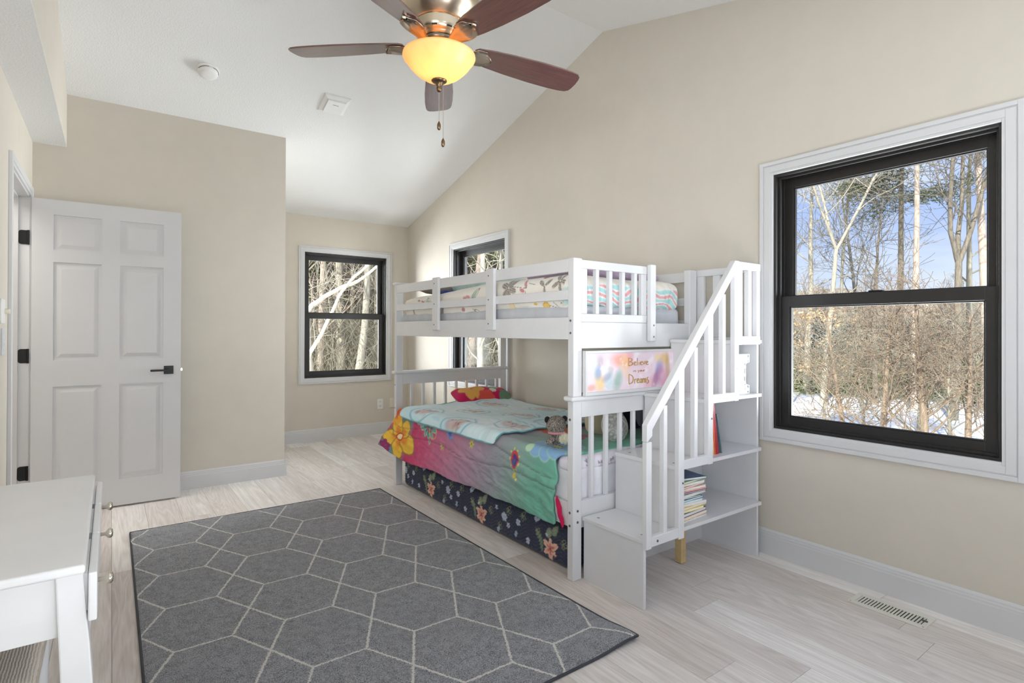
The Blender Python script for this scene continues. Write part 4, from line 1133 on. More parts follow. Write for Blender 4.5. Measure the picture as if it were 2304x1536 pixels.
# ------------------------------------------------------------------ cushions and toys on the lower bunk
def pillow(name, cx, cy, cz_, lx, ly, lz, rot, mat, label, cat, paint=None, seed=1, pinch=.8, group=None):
    V, Fq = soft_box(-lx / 2, lx / 2, -ly / 2, ly / 2, -lz / 2, lz / 2, lz * .45, min(lx, ly) / 26)
    a = np.clip(1 - (np.abs(V[:, 0]) / (lx / 2)) ** 3.0, 0, 1) * np.clip(1 - (np.abs(V[:, 1]) / (ly / 2)) ** 3.0, 0, 1)
    V[:, 2] *= (1 - pinch) + pinch * a ** .5
    V[:, 2] += lz * .06 * wob(V[:, 0], V[:, 1], 0, 9, seed)
    C = None
    if paint: 
        C = np.zeros((len(V), 3)); paint(C, V[:, 0], V[:, 1])
    R3 = np.array((Matrix.Rotation(rot[2], 3, 'Z') @ Matrix.Rotation(rot[1], 3, 'Y') @ Matrix.Rotation(rot[0], 3, 'X')))
    V = V @ R3.T + np.array([cx, cy, cz_])
    o = np_mesh(name, V, Fq, C, mat); tag(o, label, cat, group); return o
def pm(C, u, v):
    C[:] = s2l((204, 34, 92))
    for k, (a, b, r_, c) in enumerate([(-.10, 0, .11, (240, 178, 90)), (.10, .05, .07, (150, 190, 170)), (0, -.12, .08, (230, 90, 80)), (.18, -.1, .06, (110, 150, 120)), (-.2, .12, .06, (236, 206, 96)), (.08, -.04, .03, (236, 236, 220))]):
        flower(C, u, v, a, b, r_, 6, c, wide=.45)
pillow('bed_pillow', 2.52, 3.89, 0.662, .50, .22, .12, (.25, 0, -.12), cloth('print_pillow', bs=400, bump=.3, big=2, bigs=18), 'magenta floral pillow under the comforter by the slatted headboard', 'pillow', pm, 5)
# spotted round cushion with pink ruffle
cu_ = empty('round_cushion', (2.30, 2.17, 0.58), 'round grey spotted cushion with pink trim behind the bed end slats', 'cushion')
V, Fq = soft_box(-.09, .09, -.09, .09, -.09, .09, .0899, .006)
V *= np.array([1, .62, 1]); 
C = np.tile(s2l((214, 212, 204)), (len(V), 1)); rr2 = np.random.default_rng(3)
for k in range(34):
    a, b = rr2.uniform(-.085, .085, 2); m_ = ring(V[:, 0], V[:, 2], a, b, rr2.uniform(.010, .015), rr2.uniform(.010, .017), .45, rr2.uniform(0, 3)) ; lay(C, m_ * (V[:, 1] < .01), (150, 150, 148), .8)
for k in range(7): lay(C, seg(V[:, 0], V[:, 2], (0.005, .052), (.005 + .035 * math.cos(k * .9), .052 + .03 * math.sin(k * .9)), .0022) * (V[:, 1] < 0), (104, 102, 98), .8)
V = V @ np.array(Matrix.Rotation(-.25, 3, 'X')).T + np.array([2.30, 2.165, .668])
np_mesh('cover', V, Fq, C, cloth('plush_spots', bs=350, bump=.4, sheen=.5), cu_)
m = MB(); pts = [(2.30 + .088 * math.cos(a), 2.160 + .006 * math.sin(9 * a), .655 + .088 * math.sin(a)) for a in np.linspace(3.4, 5.6, 26)]
m.tube(pts, [.006 + .003 * math.sin(k * 2.2) for k in range(26)], 8); m.build('ruffle', cloth('pink_trim', False, (228, 140, 140)), cu_, smooth=True)
pillow('beige_cushion', 2.385, 2.33, .690, .26, .22, .09, (1.05, .15, -.35), cloth('beige_cloth', False, (196, 186, 160), big=2), 'crumpled beige cushion leaning behind the round spotted cushion', 'cushion', None, 9)
pillow('navy_cushion', 2.60, 2.40, .70, .56, .30, .12, (1.15, 0, -.1), cloth('navy_cloth', False, (34, 38, 62), big=2), 'dark navy cushion standing behind the beige one', 'cushion', None, 12)
pillow('grey_cushion', 2.60, 2.22, .72, .20, .22, .06, (1.2, .3, .3), cloth('slate_cloth', False, (92, 96, 108), big=2), 'small slate grey cushion in the bed corner by the stair unit', 'cushion', None, 14)

bear = empty('plush_bear', (1.875, 2.185, .612), 'grey speckled plush bear with black ears sitting with its back turned', 'plush toy')
k = Mt('speckled_fur'); v = k.coords(); vo = k.n('ShaderNodeTexVoronoi'); vo.inputs['Scale'].default_value = 520; k.l(v, vo.inputs['Vector'])
sp = k.n('ShaderNodeSeparateColor'); k.l(vo.outputs['Color'], sp.inputs[0])
k.l(k.ramp(sp.outputs[0], [(0.2, (70, 64, 60)), (0.55, (124, 112, 104)), (0.8, (206, 196, 184))]), k.b.inputs['Base Color']); k.set(Roughness=.95); k.bump(vo.outputs['Distance'], .8, .004); FUR = k.m
def blob(name, c, r, mat, parent, sc=(1, 1, 1), d=.008, lumps=0.04, seed=1):
    V, Fq = soft_box(-r, r, -r, r, -r, r, r * .9999, max(d, r / 9)); V *= 1 + lumps * wob(V[:, 0], V[:, 1], V[:, 2], 1.2 / r, seed)[:, None]
    V = V * np.array(sc) + np.array(c); return np_mesh(name, V, Fq, None, mat, parent)
bc = Vector((1.888, 2.190, 0))
blob('body', (bc.x, bc.y + .005, .650), .042, FUR, bear, (1, .9, .95), seed=2)
blob('head', (bc.x - .002, bc.y, .712), .055, FUR, bear, (1.0, .88, .92), seed=3)
FURB = plain('black_plush', (22, 20, 22), 0.95, .6, 500)
blob('ear', (bc.x - .046, bc.y + .020, .742), .017, FURB, bear, (1, .6, 1)); blob('ear', (bc.x + .046, bc.y - .012, .742), .017, FURB, bear, (1, .6, 1))
m = MB(); m.tube([(bc.x - .030, bc.y - .01, .650), (bc.x - .048, bc.y - .020, .640), (bc.x - .066, bc.y - .014, .632), (bc.x - .074, bc.y - .006, .630)], [.016, .016, .015, .010], 12); m.build('arm', FUR, bear, smooth=True)
m = MB(); m.tube([(bc.x + .030, bc.y - .01, .650), (bc.x + .048, bc.y - .030, .640), (bc.x + .060, bc.y - .04, .632)], [.016, .016, .011], 12); m.build('arm', FUR, bear, smooth=True)
m = MB(); m.tube([(bc.x + .040 * math.cos(a), bc.y + .036 * math.sin(a), .674) for a in np.linspace(0, 6.283, 20)], .007, 8); m.build('collar', cloth('pink_collar', False, (198, 140, 150)), bear, smooth=True)
V, Fq = soft_box(-.026, .026, -.026, .026, -.026, .026, .0259, .006)
m = MB(); cr_ = np.random.default_rng(2)
ctr = Vector((bc.x + .010, bc.y - .050, .648))
m.lathe([(0, -.017), (.012, -.012), (.017, 0), (.012, .012), (0, .017)], ctr, 12)
for k in range(620):
    d = Vector(cr_.normal(size=3)).normalized(); p = ctr + d * .010; q = ctr + d * cr_.uniform(.028, .036); sd = d.orthogonal().normalized() * .0016; s2_ = d.cross(sd)
    m.add([p + sd, p - sd * .5 + s2_, p - sd * .5 - s2_, q], [(0, 1, 3), (1, 2, 3), (2, 0, 3)])
m.build('pompom', plain('cream_wool', (240, 236, 216), .9, var=.05), bear)

# ------------------------------------------------------------------ bedding on the upper bunk
X0, X1_, Ya, Yz_, Za, Zb = 1.823, 2.70, 2.000, 3.955, 1.290, 1.490
V, Fq = soft_box(X0, X1_, Ya, Yz_, Za, Zb, 0.070, 0.0048)
x, y, z = V[:, 0].copy(), V[:, 1].copy(), V[:, 2].copy()
side = np.clip((1.90 - x) / .06, 0, 1); front = np.clip((2.09 - y) / .07, 0, 1)
topk = np.clip((z - 1.40) / .08, 0, 1); botk = np.clip((1.36 - z) / .06, 0, 1)
V[:, 2] += topk * (-.040 * np.clip((y - 2.9) / 1.0, 0, 1) + .010 * wob(x, y, 0, 4, 91)) 
V[:, 2] += botk * (side * (.002 + .022 * np.sin(y * 5.2 + 1.1) + .006 * wob(y, 0, 0, 12, 92) - .03 * np.clip((y - 3.3) / .5, 0, 1)) + front * (.030 + .022 * wob(x, 0, 0, 7, 93)) * (1 - side) + (1 - np.maximum(side, front)) * .06)
V[:, 0] += side * (1 - topk) * .006 * (1 + wob(y, z, 0, 9, 94))
V[:, 1] += front * (.010 + .010 * wob(x, z * 1.4, 0, 9, 95) + .006 * wob(x * 2, z, 0, 18, 96))
V[:, 1] = np.maximum(V[:, 1], 1.9985)
V[:, 0] = np.maximum(V[:, 0], 1.8195)
C = np.tile(s2l((238, 233, 224)), (len(V), 1))
us_, vs_ = np.where(front > .5, x + 100, y), z + np.maximum(0, x - 1.88) * (side < .5) * 1.0
SK = (98, 88, 84)
def skf(cu, cv, R_, n, col=SK, w_=.2, rot=0):
    flower(C, us_, vs_, cu, cv, R_ * 1.25, n, (190, 182, 172), rot=rot, wide=w_, stripes=col)
    for k in range(8): lay(C, ell(us_, vs_, cu + .011 * math.cos(k * 2.4), cv + .008 * math.sin(k * 1.9), .0022, .0022), (50, 44, 44))
skf(2.54, 1.445, .060, 6, w_=.24, rot=.3); skf(3.335, 1.305, .055, 5, w_=.18, rot=.9); skf(2.10, 1.455, .05, 5, rot=.8); skf(2.22, 1.44, .045, 3, rot=2.6)
skf(3.76, 1.315, .04, 4, (120, 130, 96), .25)
for cu, cv, a_, c in ((2.39, 1.462, 1.1, (206, 120, 136)), (2.41, 1.425, .3, (206, 110, 124)), (2.25, 1.49, 0, (150, 80, 70)), (3.60, 1.420, .4, (200, 120, 120)), (3.66, 1.435, .2, (190, 110, 112)), (3.02, 1.415, 0, (216, 150, 156)), (3.04, 1.345, 0, (206, 120, 136)), (2.98, 1.42, .2, (210, 140, 146))):
    lay(C, ell(us_, vs_, cu, cv, .024, .010, a_, .3), c, .85)
for cu, cv, a_ in ((2.89, 1.432, -.6), (2.87, 1.315, .45), (3.5, 1.42, .8)):
    lay(C, ell(us_, vs_, cu + .02, cv - .008, .045, .018, a_, .4), (150, 190, 176), .6); lay(C, ring(us_, vs_, cu, cv, .045, .017, .14, a_), (62, 56, 54), .9)
    lay(C, seg(us_, vs_, (cu - .05 * math.cos(a_), cv - .05 * math.sin(a_)), (cu + .07 * math.cos(a_), cv + .07 * math.sin(a_)), .0014), (62, 56, 54), .9)
lay(C, ell(us_, vs_, 2.21, 1.335, .030, .021), (226, 178, 60)); lay(C, ell(us_, vs_, 2.30, 1.345, .016, .008), (224, 186, 84)); lay(C, ell(us_, vs_, 2.31, 1.305, .022, .006), (214, 182, 84))
for k in range(24): lay(C, ell(us_, vs_, 2.21 + .022 * math.cos(k * 2.4) * (k / 24) ** .5, 1.335 + .015 * math.sin(k * 2.4) * (k / 24) ** .5, .0024, .0022), (244, 222, 150))
for a_, b_ in (((2.18, 1.335), (2.10, 1.32)), ((2.10, 1.32), (2.15, 1.352)), ((2.15, 1.300), (2.10, 1.32)), ((2.52, 1.455), (2.42, 1.44)), ((2.42, 1.44), (2.36, 1.435)), ((2.38, 1.40), (2.37, 1.47)), ((2.30, 1.45), (2.36, 1.46)), ((3.62, 1.40), (3.56, 1.43)), ((3.57, 1.39), (3.54, 1.425)), ((2.10, 1.345), (2.06, 1.352))):
    lay(C, seg(us_, vs_, a_, b_, .0013), (58, 52, 50), .9)
for cu in (2.47, 2.49, 2.51): lay(C, (np.abs(us_ - cu - .02) < .0013) * (vs_ < 1.36) * 1.0, (214, 150, 70), .9)
lay(C, ell(us_, vs_, 2.51, 1.335, .028, .03, 0, .3), (238, 214, 140), .6)
# front face: printed side on top, striped lining turned out below
lay(C, front * (x < 3) * np.clip((1.452 + .018 * wob(x, 0, 0, 8, 97) - z) / .008, 0, 1), (240, 238, 236))
strp = np.sin((z * 1.0 + .55 * (x - 2.1) * np.sin(x * 7) * .5 + .03 * wob(x, z, 0, 10, 98)) * 2 * math.pi / .060)
fm = front * np.clip((1.445 + .018 * wob(x, 0, 0, 8, 97) - z) / .008, 0, 1)
lay(C, fm * (strp > .35), (178, 222, 220)); lay(C, fm * (strp < -.55), (232, 172, 174))
for cu, cv, c in ((102.06, 1.455, (110, 186, 168)), (102.10, 1.44, (90, 170, 150)), (102.25, 1.455, (208, 96, 120)), (102.36, 1.462, (120, 190, 176)), (102.52, 1.465, (90, 84, 80)), (102.63, 1.475, (210, 80, 110))):
    flower(C, us_, vs_, cu, cv, .03, 5, c, wide=.3)
o = np_mesh('duvet', V, Fq, C, cloth('sketch_duvet', bs=420, bump=.3, big=2.0, bigs=16)); tag(o, 'cream duvet with sketched flowers and striped lining on the upper bunk', 'duvet')
def pv(C, u, v):
    C[:] = s2l((178, 160, 184))
    for k, (a, b, c, c2) in enumerate([(-.24, -.10, (70, 90, 160), (236, 206, 140)), (-.10, -.08, (92, 92, 140), (206, 196, 214)), (-.03, -.12, (232, 204, 120), (70, 80, 130)), (.06, -.06, (104, 96, 130), (190, 176, 200)), (.12, -.13, (206, 90, 120), (120, 60, 90)), (.24, .02, (150, 120, 190), (110, 90, 150)), (-.2, .08, (150, 130, 180), (90, 90, 150)), (0, .08, (206, 120, 150), (120, 80, 120))]):
        for r_ in (.045, .03, .014): lay(C, ring(u, v, a, b, r_, r_, .16 * .045 / r_), c if r_ > .02 else c2, .85)
pillow('lavender_pillow', 2.275, 2.31, 1.515, .70, .42, .085, (-.06, .03, 0), cloth('lavender_knit', bs=130, bump=.8, sheen=.3), 'lavender plush pillow with printed swirls on top of the upper duvet', 'pillow', pv, 31, .65)
pillow('grey_pillow', 2.10, 3.72, 1.535, .40, .36, .10, (.16, -.10, .3), cloth('taupe_cloth', False, (128, 120, 110), big=2.5), 'taupe grey pillow with a pointed corner above the guard rail', 'pillow', None, 33, .55)
V, Fq = soft_box(2.02, 2.52, 3.15, 3.62, 1.45, 1.585, .06, .010); V[:, 2] += .010 * wob(V[:, 0], V[:, 1], 0, 8, 34); 
V += rng.normal(size=V.shape) * .0016
o = np_mesh('teal_fleece', V, Fq, None, cloth('teal_fluff', False, (176, 206, 202), bs=160, bump=1.0, sheen=.6)); tag(o, 'pale teal fluffy throw bunched up on the upper bunk', 'throw')
blob('plush_doll', (2.035, 3.56, 1.548), .050, cloth('peach_plush', False, (206, 172, 150)), None, (1.3, 1, 1.0), .008, .08, 7); tag(bpy.data.objects['plush_doll'], 'peach coloured plush between the taupe pillow and teal fluff', 'plush toy')
V, Fq = soft_box(1.92, 2.02, 3.44, 3.56, 1.43, 1.492, .02, .008); o = np_mesh('blue_cloth', V, Fq, None, cloth('royal_cloth', False, (52, 66, 150))); tag(o, 'small royal blue cloth showing between the guard rails', 'cloth')

# ------------------------------------------------------------------ framed print with lettering
pf = empty('framed_print', (2.21, 1.95, .889), 'wide white framed watercolour print with gold script lettering', 'framed print')
fx0, fx1, fz0, fz1 = 1.8535, 2.555, .889, 1.108
bb('frame', TRIM, pf, fx0, fx0 + .012, 1.934, 1.958, fz0, fz1, bevel=.002); bb('frame', TRIM, pf, fx1 - .012, fx1, 1.934, 1.958, fz0, fz1, bevel=.002)
bb('frame', TRIM, pf, fx0 + .012, fx1 - .012, 1.934, 1.958, fz0, fz0 + .017, bevel=.002); bb('frame', TRIM, pf, fx0 + .012, fx1 - .012, 1.934, 1.958, fz1 - .013, fz1, bevel=.002)
gu, gv = np.meshgrid(np.linspace(fx0 + .010, fx1 - .010, 420), np.linspace(fz0 + .015, fz1 - .011, 120), indexing='ij')
P = np.stack([gu, np.full(gu.shape, 1.940), gv], -1)
C = np.zeros(P.shape); C[:] = s2l((236, 218, 228))
n1, n2, n3 = (wob(gu, gv, 0, s_, sd) for s_, sd in ((9, 101), (14, 102), (30, 103)))
lay(C, np.clip(n1 + .4, 0, 1) * np.clip((gv - .96) / .12, 0, 1), (232, 168, 186), .8); lay(C, np.clip(n2, 0, 1), (236, 206, 218), .8); lay(C, np.clip(n3 - .2, 0, 1), (248, 244, 248), .8)
# loose colour washes, no figures
for cu, cv, a_, b_, an, c, al in ((1.915, 1.035, .020, .045, .1, (206, 222, 214), .7), (1.952, .955, .020, .035, .15, (240, 206, 110), .8), (1.945, 1.000, .016, .024, -.1, (118, 160, 212), .8), (1.955, 1.060, .014, .018, 0, (150, 150, 158), .5),
        (2.020, .955, .022, .035, 0, (190, 220, 224), .8), (2.005, .972, .024, .012, .5, (120, 122, 160), .6), (2.030, 1.01, .012, .014, 0, (170, 176, 170), .6), (2.085, .955, .018, .036, -.3, (120, 178, 158), .8), (2.105, 1.055, .045, .022, -.2, (232, 146, 100), .8), (2.14, 1.03, .02, .04, .1, (240, 196, 130), .6),
        (2.395, 1.060, .016, .018, .3, (240, 216, 150), .8), (2.400, .985, .020, .038, -.3, (110, 150, 206), .8), (2.375, .950, .012, .03, -.4, (70, 84, 140), .6), (2.450, 1.055, .022, .020, -.5, (224, 184, 90), .8), (2.478, 1.01, .012, .05, .1, (190, 160, 84), .7), (2.435, .96, .03, .04, .3, (206, 120, 156), .6), (2.35, .935, .05, .02, .6, (222, 130, 160), .5), (1.895, .925, .020, .010, 0, (226, 160, 130), .8)):
    lay(C, ell(gu + .006 * n3, gv + .006 * n2, cu, cv, a_ * 1.5, b_ * 1.5, an, .9), c, al * .85)
lay(C, np.clip(wob(gu, gv, 0, 55, 104) - .55, 0, 1), (255, 252, 255), .8)
bk = grid_mesh('artwork', P, C, cloth('art_paper', bs=900, bump=0.02, rough=.35, sheen=0), pf, smooth=False)
bb('backing', TRIM, pf, fx0 + .005, fx1 - .005, 1.942, 1.957, fz0 + .005, fz1 - .005, bevel=0)
G = {'B': ([[(0, 0), (0, 1)], [(0, 1), (.5, .9), (.45, .6), (0, .5), (.55, .42), (.55, .1), (0, 0)]], .72), 'D': ([[(0, 0), (0, 1)], [(0, 1), (.55, .82), (.66, .4), (.45, .08), (0, 0)]], .8),
     'e': ([[(0.03, .25), (.36, .33), (.30, .50), (.10, .46), (.03, .2), (.15, .02), (.38, .08)]], .46), 'l': ([[(.1, 0), (.1, .95)]], .24), 'i': ([[(.1, 0), (.1, .45)], [(.1, .62), (.1, .66)]], .24), 'v': ([[(0, .48), (.17, 0), (.34, .5)]], .42),
     'n': ([[(.05, 0), (.05, .46)], [(.05, .34), (.2, .48), (.32, .36), (.32, 0)]], .44), 'y': ([[(0, .46), (.16, .05)], [(.34, .48), (.1, -.3)]], .42), 'o': ([[(.2, .47), (.04, .3), (.1, .04), (.26, 0), (.36, .22), (.3, .44), (.2, .47)]], .46),
     'u': ([[(.03, .46), (.05, .1), (.18, 0), (.32, .12)], [(.32, .46), (.32, 0)]], .44), 'r': ([[(.05, 0), (.05, .46)], [(.05, .3), (.16, .46), (.28, .44)]], .34), 'a': ([[(.33, .4), (.16, .46), (.03, .22), (.14, 0), (.32, .14)], [(.34, .46), (.35, 0)]], .46),
     'm': ([[(.04, 0), (.04, .48)], [(.04, .34), (.16, .48), (.26, .36), (.26, 0)], [(.26, .34), (.38, .48), (.48, .36), (.48, 0)]], .60), 's': ([[(.32, .56), (.12, .52), (.1, .34), (.32, .22), (.3, -.02), (.03, -.1)]], .42), ' ': ([], .35)}
GOLD = plain('gold_ink', (190, 152, 88), .45, metal=.1, var=.08)
def write(txt, x0, x1, z0, h_, w_):
    tot = sum(G[c][1] for c in txt); sc = (x1 - x0) / tot; x = x0
    for c in txt:
        m = MB()
        for st2 in G[c][0]:
            pts = [(x + a * sc, z0 + b * h_) for a, b in st2]
            # soften corners so the strokes read as brush script
            if len(pts) > 2:
                for _ in range(2):
                    q_ = [pts[0]]
                    for (a, b), (c2, d2) in zip(pts, pts[1:]): q_ += [(a * .75 + c2 * .25, b * .75 + d2 * .25), (a * .25 + c2 * .75, b * .25 + d2 * .75)]
                    pts = q_ + [pts[-1]]
            L_ = [max(1e-6, math.hypot(c2 - a, d2 - b)) for (a, b), (c2, d2) in zip(pts, pts[1:])]
            lf = []; rt = []
            for k in range(len(pts)):
                a, b = pts[max(0, k - 1)]; c2, d2 = pts[min(len(pts) - 1, k + 1)]; l_ = math.hypot(c2 - a, d2 - b) + 1e-9
                ww = w_ * (0.75 + 0.45 * abs(d2 - b) / l_); nx_, nz_ = -(d2 - b) / l_ * ww, (c2 - a) / l_ * ww
                lf.append((pts[k][0] + nx_, pts[k][1] + nz_)); rt.append((pts[k][0] - nx_, pts[k][1] - nz_))
            for k in range(len(pts) - 1): m.prism([lf[k], rt[k], rt[k + 1], lf[k + 1]], 'Y', 1.9388 - 2e-5 * len(m.f), 1.9402)
        if m.v: m.build('letter', GOLD, pf, label='gold script letter ' + c)
        x += G[c][1] * sc
write('Believe', 2.163, 2.318, 1.026, .040, .0019); write('in your', 2.195, 2.292, .992, .018, .0010); write('Dreams', 2.165, 2.322, .932, .050, .0022)

# ------------------------------------------------------------------ books
PAPER = plain('book_paper', (232, 228, 220), .8, .3, 600, var=.03)
def book(x0, x1, y0, y1, z0, th, col, rot, label, group=None, wave=None):
    r = empty('picture_book', ((x0 + x1) / 2, (y0 + y1) / 2, z0), label, 'book', group)
    mt = plain('cover_%d_%d_%d' % col, col, .35, var=.12, vs=30)
    w2, d2 = (x1 - x0) / 2, (y1 - y0) / 2
    def mk(nm, mat, a, b, c, d, e_, f_):
        mm = MB().box(a, b, c, d, e_, f_); o = mm.build(nm, mat, None); o.parent = r; return o
    ct = 0.0012
    mk('cover', mt, -w2, w2, -d2, d2, 0, ct); mk('cover', mt, -w2, w2, -d2, d2, th - ct, th); mk('spine', mt, -w2, -w2 + ct, -d2, d2, ct, th - ct)
    mk('pages', PAPER, -w2 + ct, w2 - .003, -d2 + .003, d2 - .003, ct, th - ct)
    r.rotation_euler = rot; return r
bk = [((218, 222, 226), .010, 'white thin book at the very bottom of the stack'), ((232, 168, 80), .016, 'orange patterned book second from the stack bottom'), ((70, 92, 150), .016, 'dark blue book low in the stack'), ((246, 220, 90), .013, 'bright yellow book above the dark blue one'), ((236, 196, 70), .013, 'golden yellow book with grey pages in mid stack'), ((228, 222, 236), .012, 'pale lilac book above the golden one'),
      ((190, 214, 226), .011, 'pale blue book in mid stack'), ((70, 170, 200), .010, 'turquoise book in mid stack'), ((44, 96, 100), .008, 'dark teal thin book in mid stack'), ((206, 210, 216), .015, 'thick silver grey book sticking out of the stack'), ((60, 60, 110), .007, 'thin navy book under the red edged one'), ((206, 70, 60), .007, 'thin red book in the upper stack'), ((232, 220, 206), .012, 'cream book in the upper stack'), ((214, 130, 110), .010, 'salmon coloured book in the upper stack'), ((242, 240, 236), .012, 'white glossy book near the stack top'), ((130, 170, 90), .011, 'green and white book second from the stack top'), ((86, 112, 150), .011, 'slate blue magazine lying on top of the stack')]
z = SZ[0] + .0003; br = random.Random(5)
for i, (c, th, lb) in enumerate(bk):
    dx = br.uniform(-.012, .012); rz = br.uniform(-.09, .09); top = i == len(bk) - 1
    book(2.155 + dx, 2.352 + dx - (.022 if 5 < i < 9 else 0) + (.010 if i in (0, 1, 9) else 0), 1.612, 1.835, z, th, c, (0, 0, rz if not top else -.22), lb, 'stack of picture books')
    z += th + .0006
for i, (x, th, h_, c, ln, lb) in enumerate([(2.384, .010, .215, (236, 190, 120), .10, 'yellow and white patterned upright book by the handrail post'), (2.398, .010, .235, (224, 96, 70), .11, 'orange red upright book with patterned cover'), (2.424, .022, .262, (168, 40, 50), .16, 'thick dark red upright book leaning on its neighbours'), (2.452, .007, .205, (96, 120, 130), .20, 'thin blue grey upright book at the end of the row')]):
    r = empty('upright_book', (x + .05, 1.715, SZ[1]), lb, 'book', 'upright books on the middle shelf')
    mt = plain('cover_%d_%d_%d' % c, c, .35, var=.10, vs=30)
    def mk(nm, mat, *b):
        o = MB().box(*b).build(nm, mat, None, bevel=.0006); o.parent = r
    mk('cover', mt, -th, -th + .0013, -.095, .095, 0, h_); mk('cover', mt, -.0013, 0, -.095, .095, 0, h_); mk('spine', mt, -th + .0013, -.0013, -.095, -.0935, 0, h_)
    mk('pages', PAPER, -th + .0013, -.0013, -.0935, .092, .003, h_ - .003)
    r.rotation_euler = (0, -ln, 0)

# marquee letter with bulbs on the upper shelf
lt = empty('marquee_letter', (2.665, 1.625, SZ[2]), 'white marquee letter I lamp with round bulbs on the upper shelf', 'lamp')
lx, ly = 2.660, 1.610; z0 = SZ[2]
poly = [(-.082, 0), (.082, 0), (.082, .040), (.052, .046), (.046, .056), (.046, .150), (.052, .160), (.082, .166), (.082, .205), (-.082, .205), (-.082, .166), (-.052, .160), (-.046, .150), (-.046, .056), (-.052, .046), (-.082, .040)]
m = MB(); m.prism([(lx + a * .94, z0 + .001 + b) for a, b in poly], 'Y', ly + .012, ly + .036); m.build('body', PLASTIC, lt, bevel=.0015)
m = MB()
for (a, b), (c, d) in zip(poly, poly[1:] + poly[:1]):
    A, B = Vector((lx + a * .96, ly + .006, z0 + .002 + b)), Vector((lx + c * .96, ly + .006, z0 + .002 + d)); m.tube([A, B], .0028, 6)
m.build('rim', PLASTIC, lt)
for bx, bz in ((.062, .022), (-.062, .022), (.0, .022), (.0, .072), (.0, .118), (.0, .183), (.062, .183), (-.062, .183), (.028, .060), (.028, .10), (.028, .142)):
    m = MB(); m.lathe([(.0075, .012), (.0085, .006), (.0095, 0), (.008, -.006), (.004, -.009), (0, -.010)], (lx + bx, ly + .004, z0 + bz), 14, axis='Y'); m.build('bulb', plain('frosted_bulb', (248, 247, 242), .25), lt, smooth=True)

# ------------------------------------------------------------------ outdoors: snow, woods
GZ = -1.0
def gz(x, y):
    d = np.hypot(x, y)
    return GZ + 0.10 * wob(x * .12, y * .12, 0, 1.0, 201) + 0.05 * wob(x * .5, y * .5, 0, 1.0, 202) + np.clip((d - 24) / 60, 0, 1.4) * 2.2
k = Mt('snow'); v = k.coords(); f = k.noise(v, 3, 4)
k.l(k.ramp(f, [(0.3, (238, 240, 243)), (0.7, (250, 250, 251))]), k.b.inputs['Base Color']); k.set(Roughness=.7); k.bump(k.noise(v, 1.2, 5, .6), .5, .2); SNOW = k.m
ang = np.linspace(-0.5, 1.75, 170); rad = 3.2 * (95 / 3.2) ** np.linspace(0, 1, 120)
A, Rr = np.meshgrid(ang, rad, indexing='ij')
GXo, GYo = Rr * np.cos(A) + 1.5, Rr * np.sin(A) + 2.0
g = grid_mesh('snowy_ground', np.stack([GXo, GYo, gz(GXo, GYo)], -1)[:, ::-1], None, SNOW, None); g['kind'] = 'structure'
def bark(name, a, b, sc=30):
    if name in MATS: return MATS[name]
    k = Mt(name); v = k.coords((1, 1, .18)); f = k.noise(v, sc, 5, .7); k.l(k.ramp(f, [(.3, a), (.7, b)]), k.b.inputs['Base Color']); k.set(Roughness=.9); k.bump(f, .6, .02); MATS[name] = k.m; return k.m
BK_GREY = bark('grey_bark', (150, 142, 124), (206, 198, 178)); BK_DARK = bark('dark_bark', (96, 88, 76), (150, 140, 122)); BK_PINK = bark('pinkish_bark', (164, 146, 130), (216, 198, 180)); BK_TWIG = bark('twig_bark', (140, 133, 114), (190, 183, 162)); BK_RUST = bark('rusty_bark', (112, 98, 82), (172, 152, 128))
k = Mt('pine_needles'); oi = k.n('ShaderNodeNewGeometry'); v = k.coords(); k.l(k.ramp(k.noise(v, 4, 3), [(.3, (84, 96, 62)), (.7, (148, 152, 106))]), k.b.inputs['Base Color']); k.set(Roughness=.8); NEED = k.m
k = Mt('frosted_needles'); v = k.coords(); k.l(k.ramp(k.noise(v, 9, 3), [(.42, (92, 104, 88)), (.55, (226, 230, 232))]), k.b.inputs['Base Color']); k.set(Roughness=.8); FROST = k.m
LEAFO = plain('dry_oak_leaf', (212, 172, 124), .8, var=.15)

class TM:
    """many tapered tubes collected fast"""
    def __init__(s): s.v = []; s.f = []; s.n = 0
    def tube(s, pts, rad, n):
        pts = np.asarray(pts, float); K = len(pts)
        t = np.gradient(pts, axis=0); t /= np.linalg.norm(t, axis=1, keepdims=True) + 1e-9
        up = np.array([0, 0, 1.0]) if abs(t[0, 2]) < .8 else np.array([1.0, 0, 0])
        a = np.cross(t, up); a /= np.linalg.norm(a, axis=1, keepdims=True) + 1e-9; b = np.cross(t, a)
        an = np.arange(n) * 2 * math.pi / n
        V = pts[:, None] + (a[:, None] * np.cos(an)[None, :, None] + b[:, None] * np.sin(an)[None, :, None]) * np.asarray(rad)[:, None, None]
        i, j = np.meshgrid(np.arange(K - 1), np.arange(n), indexing='ij'); j2 = (j + 1) % n
        F_ = np.stack([i * n + j, i * n + j2, (i + 1) * n + j2, (i + 1) * n + j], -1).reshape(-1, 4) + s.n
        s.v.append(V.reshape(-1, 3)); s.f.append(F_); s.n += K * n
    def quads(s, Q):
        Q = np.asarray(Q, float).reshape(-1, 4, 3); N = len(Q); s.v.append(Q.reshape(-1, 3)); s.f.append(np.arange(N * 4).reshape(-1, 4) + s.n); s.n += 4 * N
    def build(s, name, mat, parent=None, origin=None):
        return np_mesh(name, np.concatenate(s.v), np.concatenate(s.f), None, mat, parent, True, origin)
